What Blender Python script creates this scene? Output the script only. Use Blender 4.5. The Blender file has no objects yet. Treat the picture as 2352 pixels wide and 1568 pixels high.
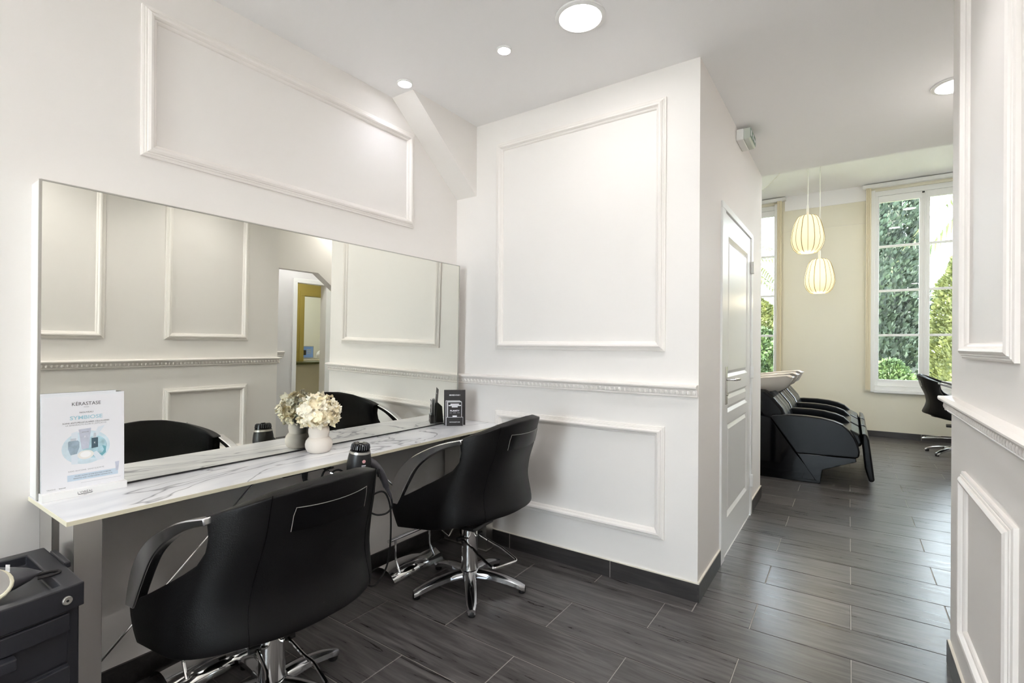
import bpy, bmesh, math, random
import numpy as np
from mathutils import Vector, Matrix
random.seed(7); rng = np.random.default_rng(7)
S = bpy.context.scene; C = S.collection
PI = math.pi

# ------------------------------------------------------------------ camera
TH, RO = 0.6023, 0.0056
cam = bpy.data.objects.new('camera', bpy.data.cameras.new('camera')); C.objects.link(cam)
cam.data.sensor_width = 36; cam.data.lens = 36*1126.4265/2352
cam.data.shift_y = 8.34/2352; cam.data.clip_start = .02; cam.data.clip_end = 300
_d = Vector((-math.sin(TH), math.cos(TH), 0)); _r = Vector((math.cos(TH), math.sin(TH), 0)); _u = Vector((0, 0, 1))
_r2 = _r*math.cos(RO)+_u*math.sin(RO); _u2 = -_r*math.sin(RO)+_u*math.cos(RO)
m = Matrix((_r2, _u2, -_d)).transposed().to_4x4(); m.translation = (0, 0, 1.25)
cam.matrix_world = m; S.camera = cam

# ------------------------------------------------------------------ world, sun, exposure
w = bpy.data.worlds.new('sky'); S.world = w; w.use_nodes = True
bg = w.node_tree.nodes['Background']; bg.inputs[0].default_value = (.80, .89, 1, 1); bg.inputs[1].default_value = 6.1
sun = bpy.data.objects.new('sun', bpy.data.lights.new('sun', 'SUN')); C.objects.link(sun)
sun.data.energy = 11; sun.data.angle = .01; sun.data.color = (1, .94, .82)
sun.rotation_euler = Vector((-.70, -.04, -.71)).to_track_quat('-Z', 'Y').to_euler()
S.view_settings.view_transform = 'Standard'; S.view_settings.look = 'None'; S.view_settings.gamma = 1
S.view_settings.use_curve_mapping = False; S.view_settings.exposure = 1.97
S.cycles.max_bounces = 10; S.cycles.diffuse_bounces = 6; S.cycles.glossy_bounces = 5; S.cycles.transparent_max_bounces = 16
S.cycles.use_denoising = True; S.cycles.sample_clamp_indirect = 6; S.cycles.caustics_reflective = False; S.cycles.caustics_refractive = False

# ------------------------------------------------------------------ materials
def lin(c):
    f = lambda v: (v/255/12.92) if v/255 <= .04045 else ((v/255+.055)/1.055)**2.4
    return (f(c[0]), f(c[1]), f(c[2]), 1)
MATS = {}
def mat(name, col, rough=.5, metal=0, bump=0, bscale=60, emit=0, var=0, vscale=8, spec=.5, coat=0, sss=0):
    if name in MATS: return MATS[name]
    M = bpy.data.materials.new(name); M.use_nodes = True; N = M.node_tree.nodes; L = M.node_tree.links
    b = N['Principled BSDF']; c = lin(col)
    b.inputs['Base Color'].default_value = c; b.inputs['Roughness'].default_value = rough; b.inputs['Metallic'].default_value = metal
    b.inputs['Specular IOR Level'].default_value = spec; b.inputs['Coat Weight'].default_value = coat
    if sss: b.inputs['Subsurface Weight'].default_value = sss; b.inputs['Subsurface Radius'].default_value = (.02, .015, .008)
    if emit: b.inputs['Emission Color'].default_value = c; b.inputs['Emission Strength'].default_value = emit
    if bump or var:
        tc = N.new('ShaderNodeTexCoord')
    if bump:
        n = N.new('ShaderNodeTexNoise'); n.inputs['Scale'].default_value = bscale; n.inputs['Detail'].default_value = 4
        bm = N.new('ShaderNodeBump'); bm.inputs['Strength'].default_value = bump; bm.inputs['Distance'].default_value = .002
        L.new(tc.outputs['Object'], n.inputs['Vector']); L.new(n.outputs['Fac'], bm.inputs['Height']); L.new(bm.outputs['Normal'], b.inputs['Normal'])
    if var:
        n2 = N.new('ShaderNodeTexNoise'); n2.inputs['Scale'].default_value = vscale; n2.inputs['Detail'].default_value = 5
        r = N.new('ShaderNodeValToRGB'); r.color_ramp.elements[0].position = .3; r.color_ramp.elements[1].position = .7
        r.color_ramp.elements[0].color = [x*(1-var) for x in c[:3]]+[1]; r.color_ramp.elements[1].color = [min(1, x*(1+var)) for x in c[:3]]+[1]
        L.new(tc.outputs['Object'], n2.inputs['Vector']); L.new(n2.outputs['Fac'], r.inputs['Fac']); L.new(r.outputs['Color'], b.inputs['Base Color'])
    MATS[name] = M; return M
wall_m = mat('wall_paint', (240, 236, 232), .6, bump=.05, bscale=180)
ceil_m = mat('ceiling_paint', (250, 249, 249), .7, bump=.03, bscale=150)
mould_m = mat('moulding_paint', (243, 238, 233), .42)
beige_m = mat('beige_paint', (236, 231, 213), .6, bump=.05, bscale=150)
yellow_m = mat('ochre_paint', (196, 184, 112), .6)
white_m = mat('white_lacquer', (240, 240, 238), .3)
plaster_m = mat('hall_paint', (224, 222, 222), .6)
grout_m = mat('grout', (172, 167, 160), .8)
cap_m = mat('joint_sealant', (228, 222, 210), .6)
chrome_m = mat('chrome', (222, 222, 222), .09, 1)
alu_m = mat('polished_aluminium', (205, 206, 210), .16, 1)
arm_m = mat('satin_aluminium', (236, 236, 238), .22, 1)
steel_m = mat('brushed_steel', (216, 214, 211), .26, 1)
leather_m = mat('black_leather', (9, 8, 9), .44, bump=.3, bscale=320, spec=.24)
leather2_m = mat('black_leather_gloss', (5, 5, 7), .24, bump=.06, bscale=120, spec=.2)
gloss_m = mat('black_gloss', (5, 6, 8), .08, spec=.2)
blackp_m = mat('black_plastic', (24, 24, 26), .38)
trol_m = mat('trolley_plastic', (41, 42, 48), .36, bump=.08, bscale=500)
grey_m = mat('grey_soft_plastic', (72, 71, 76), .38)
rubber_m = mat('cord_rubber', (16, 16, 17), .5)
cream_m = mat('cream_plastic', (226, 220, 196), .4)
silver_m = mat('silver_plastic', (190, 188, 182), .3, .7)
paper_m = mat('paper_white', (236, 236, 240), .5)
ink_m = mat('ink_dark', (70, 68, 72), .6)
ink2_m = mat('ink_grey', (150, 150, 156), .6)
teal_m = mat('print_teal', (116, 176, 190), .5)
teal2_m = mat('print_pale_blue', (208, 224, 232), .5, var=.12, vscale=30)
steelblue_m = mat('print_steel_blue', (150, 168, 182), .5, var=.3, vscale=40)
navy_m = mat('print_slate', (72, 96, 108), .5)
card_m = mat('black_card', (44, 41, 42), .5)
ceramic_m = mat('cream_ceramic', (228, 220, 210), .75, var=.05, vscale=10)
basin_m = mat('basin_ceramic', (214, 206, 196), .15)
petal_m = mat('petal', (255, 249, 230), .6)
petal2_m = mat('petal_warm', (254, 242, 210), .6)
lens_m = mat('lamp_lens', (255, 252, 248), .5, emit=4)
lens2_m = mat('spot_lens', (250, 250, 255), .5, emit=7)
shade_m = mat('lamp_fabric', (255, 240, 196), .8, emit=.12)
rib_m = mat('shade_rib', (150, 128, 58), .7)
cord_m = mat('white_cord', (225, 225, 215), .6)
fabric_m = mat('blind_fabric', (236, 226, 200), .8)
green_m = mat('exit_green', (96, 128, 108), .4)
clear_m = mat('exit_plastic', (190, 196, 186), .25)
pink_m = mat('pink_sticker', (226, 170, 172), .5)
screen_m = mat('laptop_screen', (110, 140, 190), .4, emit=.12)
bark_m = mat('bark', (96, 84, 66), .9)
grass_m = mat('lawn', (140, 142, 112), .9, var=.2, vscale=3)
def leafmat(name, a, b):
    M = bpy.data.materials.new(name); M.use_nodes = True; N = M.node_tree.nodes; L = M.node_tree.links; p = N['Principled BSDF']
    tc = N.new('ShaderNodeTexCoord'); n = N.new('ShaderNodeTexNoise'); n.inputs['Scale'].default_value = 5; n.inputs['Detail'].default_value = 6
    r = N.new('ShaderNodeValToRGB'); r.color_ramp.elements[0].color = lin(a); r.color_ramp.elements[1].color = lin(b)
    r.color_ramp.elements[0].position = .35; r.color_ramp.elements[1].position = .65
    L.new(tc.outputs['Object'], n.inputs['Vector']); L.new(n.outputs['Fac'], r.inputs['Fac']); L.new(r.outputs['Color'], p.inputs['Base Color'])
    p.inputs['Roughness'].default_value = .75; return M
leaf_a = leafmat('cypress_green', (20, 29, 21), (58, 72, 54))
leaf_b = leafmat('yellow_green', (78, 86, 46), (146, 148, 92))
leaf_c = leafmat('bush_green', (50, 70, 44), (104, 122, 72))
leaf_d = leafmat('palm_green', (84, 98, 70), (146, 148, 104))
def glassmat():
    M = bpy.data.materials.new('window_glass'); M.use_nodes = True; N = M.node_tree.nodes; L = M.node_tree.links
    N.remove(N['Principled BSDF']); o = N['Material Output']
    t = N.new('ShaderNodeBsdfTransparent'); t.inputs[0].default_value = (.96, .98, .97, 1); g = N.new('ShaderNodeBsdfGlossy'); g.inputs['Roughness'].default_value = .01
    f = N.new('ShaderNodeFresnel'); f.inputs[0].default_value = 1.25; mx = N.new('ShaderNodeMixShader')
    L.new(f.outputs[0], mx.inputs[0]); L.new(t.outputs[0], mx.inputs[1]); L.new(g.outputs[0], mx.inputs[2]); L.new(mx.outputs[0], o.inputs[0]); return M
glass_m = glassmat()
mirror_m = mat('mirror_silver', (240, 240, 232), 0, 1)
def woodmat(name, dark, light, rough, stretch=(1.3, 14, 14)):
    M = bpy.data.materials.new(name); M.use_nodes = True; N = M.node_tree.nodes; L = M.node_tree.links; p = N['Principled BSDF']
    tc = N.new('ShaderNodeTexCoord'); oi = N.new('ShaderNodeObjectInfo')
    sc = N.new('ShaderNodeVectorMath'); sc.operation = 'MULTIPLY'; sc.inputs[1].default_value = stretch
    mu = N.new('ShaderNodeMath'); mu.operation = 'MULTIPLY'; mu.inputs[1].default_value = 57
    ad = N.new('ShaderNodeVectorMath'); ad.operation = 'ADD'
    L.new(tc.outputs['Object'], sc.inputs[0]); L.new(oi.outputs['Random'], mu.inputs[0]); L.new(sc.outputs[0], ad.inputs[0]); L.new(mu.outputs[0], ad.inputs[1])
    n = N.new('ShaderNodeTexNoise'); n.inputs['Scale'].default_value = 2.4; n.inputs['Detail'].default_value = 7; n.inputs['Roughness'].default_value = .62; n.inputs['Distortion'].default_value = .9
    L.new(ad.outputs[0], n.inputs['Vector'])
    r = N.new('ShaderNodeValToRGB'); e = r.color_ramp.elements; e[0].position = .28; e[1].position = .74; e[0].color = lin(dark); e[1].color = lin(light)
    x = e.new(.5); x.color = [(a+b)/2*.9 for a, b in zip(lin(dark), lin(light))][:3]+[1]
    L.new(n.outputs['Fac'], r.inputs['Fac'])
    hs = N.new('ShaderNodeHueSaturation'); mr = N.new('ShaderNodeMapRange'); mr.inputs[3].default_value = .82; mr.inputs[4].default_value = 1.2
    L.new(oi.outputs['Random'], mr.inputs[0]); L.new(mr.outputs[0], hs.inputs['Value']); L.new(r.outputs['Color'], hs.inputs['Color']); L.new(hs.outputs[0], p.inputs['Base Color'])
    rr = N.new('ShaderNodeMapRange'); rr.inputs[3].default_value = rough-.06; rr.inputs[4].default_value = rough+.12
    L.new(n.outputs['Fac'], rr.inputs[0]); L.new(rr.outputs[0], p.inputs['Roughness'])
    b = N.new('ShaderNodeBump'); b.inputs['Strength'].default_value = .12; b.inputs['Distance'].default_value = .002
    L.new(n.outputs['Fac'], b.inputs['Height']); L.new(b.outputs[0], p.inputs['Normal']); return M
plank_m = woodmat('wood_look_tile', (48, 45, 44), (112, 108, 107), .27)
skirt_m = woodmat('dark_skirting_tile', (38, 36, 36), (66, 62, 61), .4)
def marblemat():
    M = bpy.data.materials.new('white_marble'); M.use_nodes = True; N = M.node_tree.nodes; L = M.node_tree.links; p = N['Principled BSDF']
    tc = N.new('ShaderNodeTexCoord'); mp = N.new('ShaderNodeMapping'); mp.inputs['Rotation'].default_value = (0, 0, .5); mp.inputs['Scale'].default_value = (2.6, 1.0, 1)
    L.new(tc.outputs['Object'], mp.inputs[0])
    def vein(scale, dist, wdt, dark):
        n = N.new('ShaderNodeTexNoise'); n.inputs['Scale'].default_value = scale; n.inputs['Detail'].default_value = 4; n.inputs['Roughness'].default_value = .5; n.inputs['Distortion'].default_value = dist
        L.new(mp.outputs[0], n.inputs['Vector'])
        s = N.new('ShaderNodeMath'); s.operation = 'SUBTRACT'; s.inputs[1].default_value = .5; a = N.new('ShaderNodeMath'); a.operation = 'ABSOLUTE'
        L.new(n.outputs['Fac'], s.inputs[0]); L.new(s.outputs[0], a.inputs[0])
        r = N.new('ShaderNodeValToRGB'); r.color_ramp.elements[0].color = lin(dark); r.color_ramp.elements[1].color = (1, 1, 1, 1); r.color_ramp.elements[1].position = wdt
        L.new(a.outputs[0], r.inputs['Fac']); return r.outputs['Color']
    m1 = N.new('ShaderNodeMix'); m1.data_type = 'RGBA'; m1.blend_type = 'MULTIPLY'; m1.inputs[0].default_value = 1
    L.new(vein(1.1, .8, .010, (168, 168, 172)), m1.inputs[6]); L.new(vein(.9, .6, .10, (234, 235, 238)), m1.inputs[7])
    m2 = N.new('ShaderNodeMix'); m2.data_type = 'RGBA'; m2.blend_type = 'MULTIPLY'; m2.inputs[0].default_value = 1; m2.inputs[7].default_value = lin((252, 252, 254))
    L.new(m1.outputs[2], m2.inputs[6]); L.new(m2.outputs[2], p.inputs['Base Color']); p.inputs['Roughness'].default_value = .25; return M
marble_m = marblemat()

# ------------------------------------------------------------------ geometry helpers
class MB:
    def __init__(s): s.v = []; s.f = []
    def add(s, v, f):
        o = len(s.v); s.v += [tuple(p) for p in v]; s.f += [tuple(i+o for i in q) for q in f]; return s
    def box(s, a, b):
        x0, y0, z0 = a; x1, y1, z1 = b
        return s.add([(x0,y0,z0),(x1,y0,z0),(x1,y1,z0),(x0,y1,z0),(x0,y0,z1),(x1,y0,z1),(x1,y1,z1),(x0,y1,z1)],
                     [(0,3,2,1),(4,5,6,7),(0,1,5,4),(1,2,6,5),(2,3,7,6),(3,0,4,7)])
    def prism(s, poly, axis, a, b):      # poly in the two other axes (cyclic order y,z / x,z / x,y)
        def P(p, t): return (t, p[0], p[1]) if axis == 0 else (p[0], t, p[1]) if axis == 1 else (p[0], p[1], t)
        n = len(poly); ar = sum(poly[i][0]*poly[(i+1) % n][1]-poly[(i+1) % n][0]*poly[i][1] for i in range(n))
        if (ar < 0) != (axis == 1): poly = poly[::-1]
        v = [P(p, a) for p in poly]+[P(p, b) for p in poly]
        return s.add(v, [tuple(range(n))[::-1], tuple(range(n, 2*n))]+[(i, (i+1) % n, n+(i+1) % n, n+i) for i in range(n)])
    def lathe(s, prof, n=24, c=(0,0,0), ax=None):
        v = []; f = []
        R = Vector((0,0,1)).rotation_difference(Vector(ax)).to_matrix() if ax else None
        for r, z in prof:
            for k in range(n):
                p = Vector((r*math.cos(2*PI*k/n), r*math.sin(2*PI*k/n), z))
                if R: p = R @ p
                v.append((p.x+c[0], p.y+c[1], p.z+c[2]))
        for i in range(len(prof)-1):
            for k in range(n):
                a = i*n+k; b = i*n+(k+1) % n; f.append((a, b, b+n, a+n))
        m = len(prof)-1
        if prof[0][0] > 1e-6: f.append(tuple(range(n))[::-1])
        if prof[m][0] > 1e-6: f.append(tuple(range(m*n, m*n+n)))
        return s.add(v, f)
    def tube(s, path, r, n=8, smooth=0, closed=False):
        P = [Vector(p) for p in path]
        if smooth: P = catmull(P, smooth, closed)
        rs = r if hasattr(r, '__len__') else None
        v = []; f = []; m = len(P); up = None
        for i, p in enumerate(P):
            t = (P[(i+1) % m]-P[i-1]) if closed else (P[min(i+1, m-1)]-P[max(i-1, 0)])
            t.normalize()
            if up is None: up = t.orthogonal().normalized()
            up = (up-t*up.dot(t)); up = up.normalized() if up.length > 1e-6 else t.orthogonal().normalized()
            sd = t.cross(up)
            rr = np.interp(i/(m-1), np.linspace(0, 1, len(rs)), rs) if rs else r
            for k in range(n):
                a = 2*PI*k/n; q = p+(up*math.cos(a)+sd*math.sin(a))*rr; v.append(tuple(q))
        for i in range(m if closed else m-1):
            for k in range(n):
                a = i*n+k; b = i*n+(k+1) % n; c = ((i+1) % m)*n+(k+1) % n; d = ((i+1) % m)*n+k; f.append((a, b, c, d))
        if not closed: f += [tuple(range(n))[::-1], tuple(range((m-1)*n, m*n))]
        return s.add(v, f)
    def xf(s, M): s.v = [tuple(M @ Vector(p)) for p in s.v]; return s
def catmull(P, k, closed=False):
    out = []; n = len(P)
    for i in range(n if closed else n-1):
        g = (lambda j: P[j % n]) if closed else (lambda j: P[min(max(j, 0), n-1)])
        a, b, c, d = g(i-1), g(i), g(i+1), g(i+2)
        for j in range(k):
            t = j/k; out.append(.5*((2*b)+(c-a)*t+(2*a-5*b+4*c-d)*t*t+(3*b-a-3*c+d)*t**3))
    if not closed: out.append(P[-1])
    return out
def obj(name, mb, material, parent=None, smooth=False, bevel=0, seg=2, world=False, label=None):
    me = bpy.data.meshes.new(name)
    v = mb.v
    if world and parent is not None: l = parent.location; v = [(p[0]-l[0], p[1]-l[1], p[2]-l[2]) for p in v]
    me.from_pydata(v, [], mb.f); me.update()
    bm = bmesh.new(); bm.from_mesh(me); bmesh.ops.recalc_face_normals(bm, faces=bm.faces); bm.to_mesh(me); bm.free()
    me.materials.append(material)
    o = bpy.data.objects.new(name, me); C.objects.link(o)
    if parent is not None: o.parent = parent
    if smooth:
        me.polygons.foreach_set('use_smooth', [True]*len(me.polygons))
        try: me.set_sharp_from_angle(angle=math.radians(42))
        except Exception: pass
    if bevel:
        b = o.modifiers.new('bevel', 'BEVEL'); b.width = bevel; b.segments = seg; b.limit_method = 'ANGLE'; b.angle_limit = math.radians(40)
    if label: o['label'] = label
    return o
def tag(o, label, cat, group=None):
    o['label'] = label; o['category'] = cat
    if group: o['group'] = group
    return o
def thing(name, label, cat, loc=(0,0,0), rz=0, group=None):
    o = bpy.data.objects.new(name, None); o.empty_display_size = .1; C.objects.link(o); o.location = loc; o.rotation_euler = (0, 0, rz)
    return tag(o, label, cat, group)
def struct(o, label=None):
    o['kind'] = 'structure'
    if label: o['label'] = label
    return o
def B(a, b): return MB().box(a, b)
def text(name, s, size, M, material, parent, align='CENTER', sx=1, bold=0):
    cu = bpy.data.curves.new('t', 'FONT'); cu.body = s; cu.size = size; cu.align_x = align; cu.offset = bold; cu.resolution_u = 3
    t = bpy.data.objects.new('t', cu); C.objects.link(t); bpy.context.view_layer.update()
    me = bpy.data.meshes.new_from_object(t.evaluated_get(bpy.context.evaluated_depsgraph_get())); bpy.data.objects.remove(t)
    me.transform(Matrix.Diagonal((sx, 1, 1, 1))); me.transform(M); me.materials.clear(); me.materials.append(material)
    o = bpy.data.objects.new(name, me); C.objects.link(o); o.parent = parent; return o
def light(name, kind, loc, energy, color, parent=None, size=.1, spot=None, rot=None):
    d = bpy.data.lights.new(name, kind); d.energy = energy; d.color = color
    if kind == 'AREA': d.shape = 'DISK'; d.size = size
    elif kind == 'SPOT': d.spot_size = spot or 2; d.spot_blend = .8; d.shadow_soft_size = size
    else: d.shadow_soft_size = size
    o = bpy.data.objects.new(name, d); C.objects.link(o); o.parent = parent; o.location = loc
    if rot: o.rotation_euler = rot
    return o

# ------------------------------------------------------------------ room constants
XA, YB, XC, XD, ZC = -2.169, 2.495, -.606, .335, 2.666
YEND, YE, ZC2 = 4.54, 8.54, 3.53
YBK, YDE = -5.5, 2.585

# ---- floor with planks
floor = struct(obj('floor', B((-3.5, YBK-.1, -.06), (5.1, YE+.05, -.0025)), grout_m), 'dark grey wood-look tile floor')
PW, PL, G = .252, .7455, .004; XG_ = 1.6
pm = {}
def plank(x0, x1, y0, y1):
    key = (round(x1-x0, 3), round(y1-y0, 3))
    if key not in pm:
        a, b = key[0]/2-G/2, key[1]/2-G/2
        me = bpy.data.meshes.new('plank'); mb = MB().box((-a, -b, -.012), (a, b, 0)); c = .0012
        mb.v[4:8] = [(-a+c, -b+c, 0), (a-c, -b+c, 0), (a-c, b-c, 0), (-a+c, b-c, 0)]
        mb.add([(-a, -b, -.001), (a, -b, -.001), (a, b, -.001), (-a, b, -.001)], [])
        mb.f = [(0,3,2,1), (4,5,6,7), (8,9,5,4), (9,10,6,5), (10,11,7,6), (11,8,4,7), (0,1,9,8), (1,2,10,9), (2,3,11,10), (3,0,8,11)]
        me.from_pydata(mb.v, [], mb.f); me.materials.append(plank_m); pm[key] = me
    o = bpy.data.objects.new('plank', pm[key]); C.objects.link(o); o.parent = floor; o.location = ((x0+x1)/2, (y0+y1)/2, 0)
r0 = int((2.643+1.2)/PW)+1
for r in range(-r0, 25):
    y0 = 2.643+r*PW; y1 = y0+PW; y1 = min(y1, YE)
    if y1-y0 < .02: continue
    off = -.36 if r % 2 else .012
    if y1 < 2.6: xa, xb = XA, XD
    elif y0 < YB: xa, xb = XA, XG_
    elif y1 < 4.6: xa, xb = XC, XG_
    else: xa, xb = -1.9, 1.7
    k0 = math.floor((xa-off)/PL)
    for k in range(k0, k0+8):
        x0 = max(off+k*PL, xa); x1 = min(off+(k+1)*PL, xb)
        if x1-x0 > .02:
            if x0 < XC < x1 and y0 < YB < y1: plank(x0, XC, y0, YB); plank(XC, x1, y0, y1)
            else: plank(x0, x1, y0, YB if x1 <= XC and y0 < YB < y1 else y1)

# ---- ceilings
struct(obj('ceiling', B((XA-.15, YBK-.1, ZC), (5.1, YEND, ZC2+.3)), ceil_m), 'white ceiling over the styling room')
struct(obj('ceiling_back', B((-3.6, YEND-.02, ZC2), (1.85, YE+.3, ZC2+.3)), ceil_m), 'higher white ceiling of the wash room')

# ---- mouldings
PROF = [(0, 0), (0, .010), (.006, .0125), (.009, .0125), (.010, .015), (.014, .0165), (.016, .016), (.018, .021), (.026, .0255), (.034, .024), (.039, .017), (.041, .012), (.046, .010), (.050, .006), (.052, 0)]
def frame(parent, axis, pos, u0, u1, z0, z1, sgn, k=1.0, name='panel_moulding'):
    # rectangular moulding on plane axis=pos, projecting sgn; u = the other horizontal axis
    v = []; f = []; n = len(PROF)
    for (cu, cz, du, dz) in ((u0, z0, 1, 1), (u1, z0, -1, 1), (u1, z1, -1, -1), (u0, z1, 1, -1)):
        for a, h in PROF:
            uu = cu+du*a*k; zz = cz+dz*a*k; d = pos+sgn*h*k
            v.append((d, uu, zz) if axis == 0 else (uu, d, zz))
    for c in range(4):
        for i in range(n-1):
            a = c*n+i; b = ((c+1) % 4)*n+i; f.append((a, b, b+1, a+1))
    return obj(name, MB().add(v, f), mould_m, parent, smooth=False)
RAIL = [(0, .996), (.012, .996), (.016, 1.002), (.013, 1.006), (.016, 1.010), (.022, 1.022), (.026, 1.034), (.029, 1.037), (.040, 1.042), (.043, 1.047), (.043, 1.052), (.036, 1.055), (.028, 1.058), (0, 1.060)]
def rail(parent, axis, pos, u0, u1, sgn, eggs=True):
    poly = [(pos+sgn*d, z) for d, z in RAIL]
    mb = MB()
    if axis == 1: mb.prism(poly, 0, u0, u1)      # poly in (y,z), extruded along x
    else: mb.prism(poly, 1, u0, u1)              # poly in (x,z), extruded along y
    o = obj('dado_rail', mb, mould_m, parent)
    if eggs:
        mb = MB(); n = int((u1-u0)/.027)
        for i in range(n):
            u = u0+(i+.5)*(u1-u0)/n; e = MB()
            e.lathe([(0, -.012), (.006, -.009), (.0085, 0), (.007, .008), (.003, .0115), (0, .012)], 8)
            e.lathe([(0, -.010), (.0025, -.006), (.0028, .008), (0, .012)], 5, (.0135, 0, 0))
            c = (u, pos+sgn*.0195, 1.021) if axis == 1 else (pos+sgn*.0195, u, 1.021)
            e.xf(Matrix.Translation(c) @ Matrix.Rotation(0 if axis == 1 else PI/2, 4, 'Z')); mb.add(e.v, e.f)
        g = obj('egg_ornament', mb, mould_m, o, smooth=True); g['kind'] = 'stuff'
    return o
def skirting(name, a, b, label):
    o = obj(name, B(a, b), skirt_m); return struct(o, label)

# ---- wall A (mirror wall, left)
wa = struct(obj('wall_left', B((XA-.12, YBK-.1, -.02), (XA, YB+.1, ZC+.02)), wall_m), 'off-white panelled wall behind the mirror')
frame(wa, 0, XA, .715, 2.092, 1.946, 2.508, 1)
frame(wa, 0, XA, -1.2, .18, 1.946, 2.508, 1)
# sloping stair bulkhead in the corner
b1 = MB(); YB0, ZB0, XB0 = 1.927, 2.209, -2.0014
b1.prism([(YB0, ZC+.01), (YB+.01, ZC+.01), (YB+.01, ZB0), (YB0+.0, ZC-.001)], 0, XA-.01, XB0)
struct(obj('trim_1', b1, wall_m), 'sloping boxed bulkhead in the ceiling corner')
# ---- wall B (facing) and wall C (door wall)
wb = struct(obj('wall_back', B((XA-.02, YB, -.02), (XC, YB+.1, ZC+.01)), wall_m), 'off-white panelled wall facing the camera')
frame(wb, 1, YB, -1.836, -.769, 1.222, 2.514, -1)
frame(wb, 1, YB, -1.836, -.769, .264, .840, -1)
rail(wb, 1, YB, XA, XC-.002, -1)
DY0, DY1, DZ = 2.975, 4.045, 2.082
mb = MB().box((XC-.1, YB+.1, -.02), (XC, DY0, ZC+.01)).box((XC-.1, DY1, -.02), (XC, YEND, ZC+.01)).box((XC-.1, DY0, DZ), (XC, DY1, ZC+.01))
wc = struct(obj('wall_side', mb, wall_m), 'narrow grey-white wall with the panelled door')
# ---- wall D (right foreground)
wd = struct(obj('wall_right', B((XD, YBK-.1, -.02), (XD+.12, YDE, ZC+.01)), wall_m), 'off-white panelled wall at right foreground')
for u0, u1 in ((1.645, 2.30), (.60, 1.262), (-.44, .225)):
    frame(wd, 0, XD, u0, u1, 1.213, 2.514, -1); frame(wd, 0, XD, u0, u1, .236, .820, -1)
rail(wd, 0, XD, YBK, YDE+.0, -1)
obj('rail_return', B((XD-.04, YDE, 1.044), (XD+.06, YDE+.03, 1.056)), mould_m, wd, bevel=.004)
obj('rail_return', B((XD-.02, YDE, 1.0), (XD+.06, YDE+.016, 1.044)), mould_m, wd, bevel=.004)
RW = (-1.25, .25, .2, 2.5)
mb = MB().box((XA-.1, YBK-.1, -.02), (RW[0], YBK, ZC+.01)).box((RW[1], YBK-.1, -.02), (XD+.1, YBK, ZC+.01)).box((RW[0], YBK-.1, -.02), (RW[1], YBK, RW[2])).box((RW[0], YBK-.1, RW[3]), (RW[1], YBK, ZC+.01))
struct(obj('wall_rear', mb, wall_m), 'unseen rear wall, opened for an added daylight window')  # opening made for the added window below
mb = MB().box((RW[0], YBK-.08, RW[2]), (RW[0]+.05, YBK-.02, RW[3])).box((RW[1]-.05, YBK-.08, RW[2]), (RW[1], YBK-.02, RW[3])).box((RW[0], YBK-.08, RW[2]), (RW[1], YBK-.02, RW[2]+.05)).box((RW[0], YBK-.08, RW[3]-.05), (RW[1], YBK-.02, RW[3])).box((-.53, YBK-.08, RW[2]), (-.48, YBK-.02, RW[3]))
sw = struct(obj('added_window_3', mb, white_m, bevel=.004), 'added unseen window letting daylight in behind the camera')  # unseen window, added as a daylight source for the styling room
for a, b in ((RW[0]+.05, -.53), (-.48, RW[1]-.05)): obj('pane', B((a, YBK-.055, RW[2]+.05), (b, YBK-.05, RW[3]-.05)), glass_m, sw)
struct(obj('bounce_street', B((-30, -40, -.25), (30, YBK-.15, -.12)), mat('pavement', (214, 210, 206), .9)), 'added unseen pavement bouncing light in through the rear window')  # pale ground added out of view to bounce light onto the ceiling
# ---- baseboards
BH = .088
skirting('baseboard_left', (XA, YBK, 0), (XA+.01, YB, BH), 'dark tile skirting under the mirror wall')
bb = skirting('baseboard_back', (XA+.01, YB-.01, 0), (XC, YB, BH), 'dark tile skirting along the facing wall')
for x in (-1.72, -1.06): obj('joint', B((x, YB-.0103, 0), (x+.003, YB-.0095, BH)), grout_m, bb)
obj('sealant', B((XA+.01, YB-.009, BH), (XC, YB, BH+.004)), cap_m, bb)
bs = skirting('baseboard_side', (XC, YB-.01, 0), (XC+.01, DY0, BH), 'dark tile skirting beside the white door')
obj('sealant', B((XC, YB-.009, BH), (XC+.009, DY0, BH+.008)), cap_m, bs)
bs = skirting('baseboard_passage', (XC, DY1, 0), (XC+.01, YEND, BH), 'dark tile skirting past the white door')
obj('sealant', B((XC, DY1, BH), (XC+.009, YEND, BH+.008)), cap_m, bs)
bs = skirting('baseboard_right', (XD-.01, YBK, 0), (XD, YDE+.01, BH), 'dark tile skirting of the right wall')
obj('sealant', B((XD-.009, YBK, BH), (XD, YDE, BH+.006)), cap_m, bs)
bs = skirting('baseboard_far', (-3.4, YE-.012, 0), (1.7, YE, .082), 'dark tile skirting below the windows')
for x in (-1.2, -.2, .8): obj('joint', B((x, YE-.0125, 0), (x+.004, YE-.011, .082)), grout_m, bs)

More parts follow.
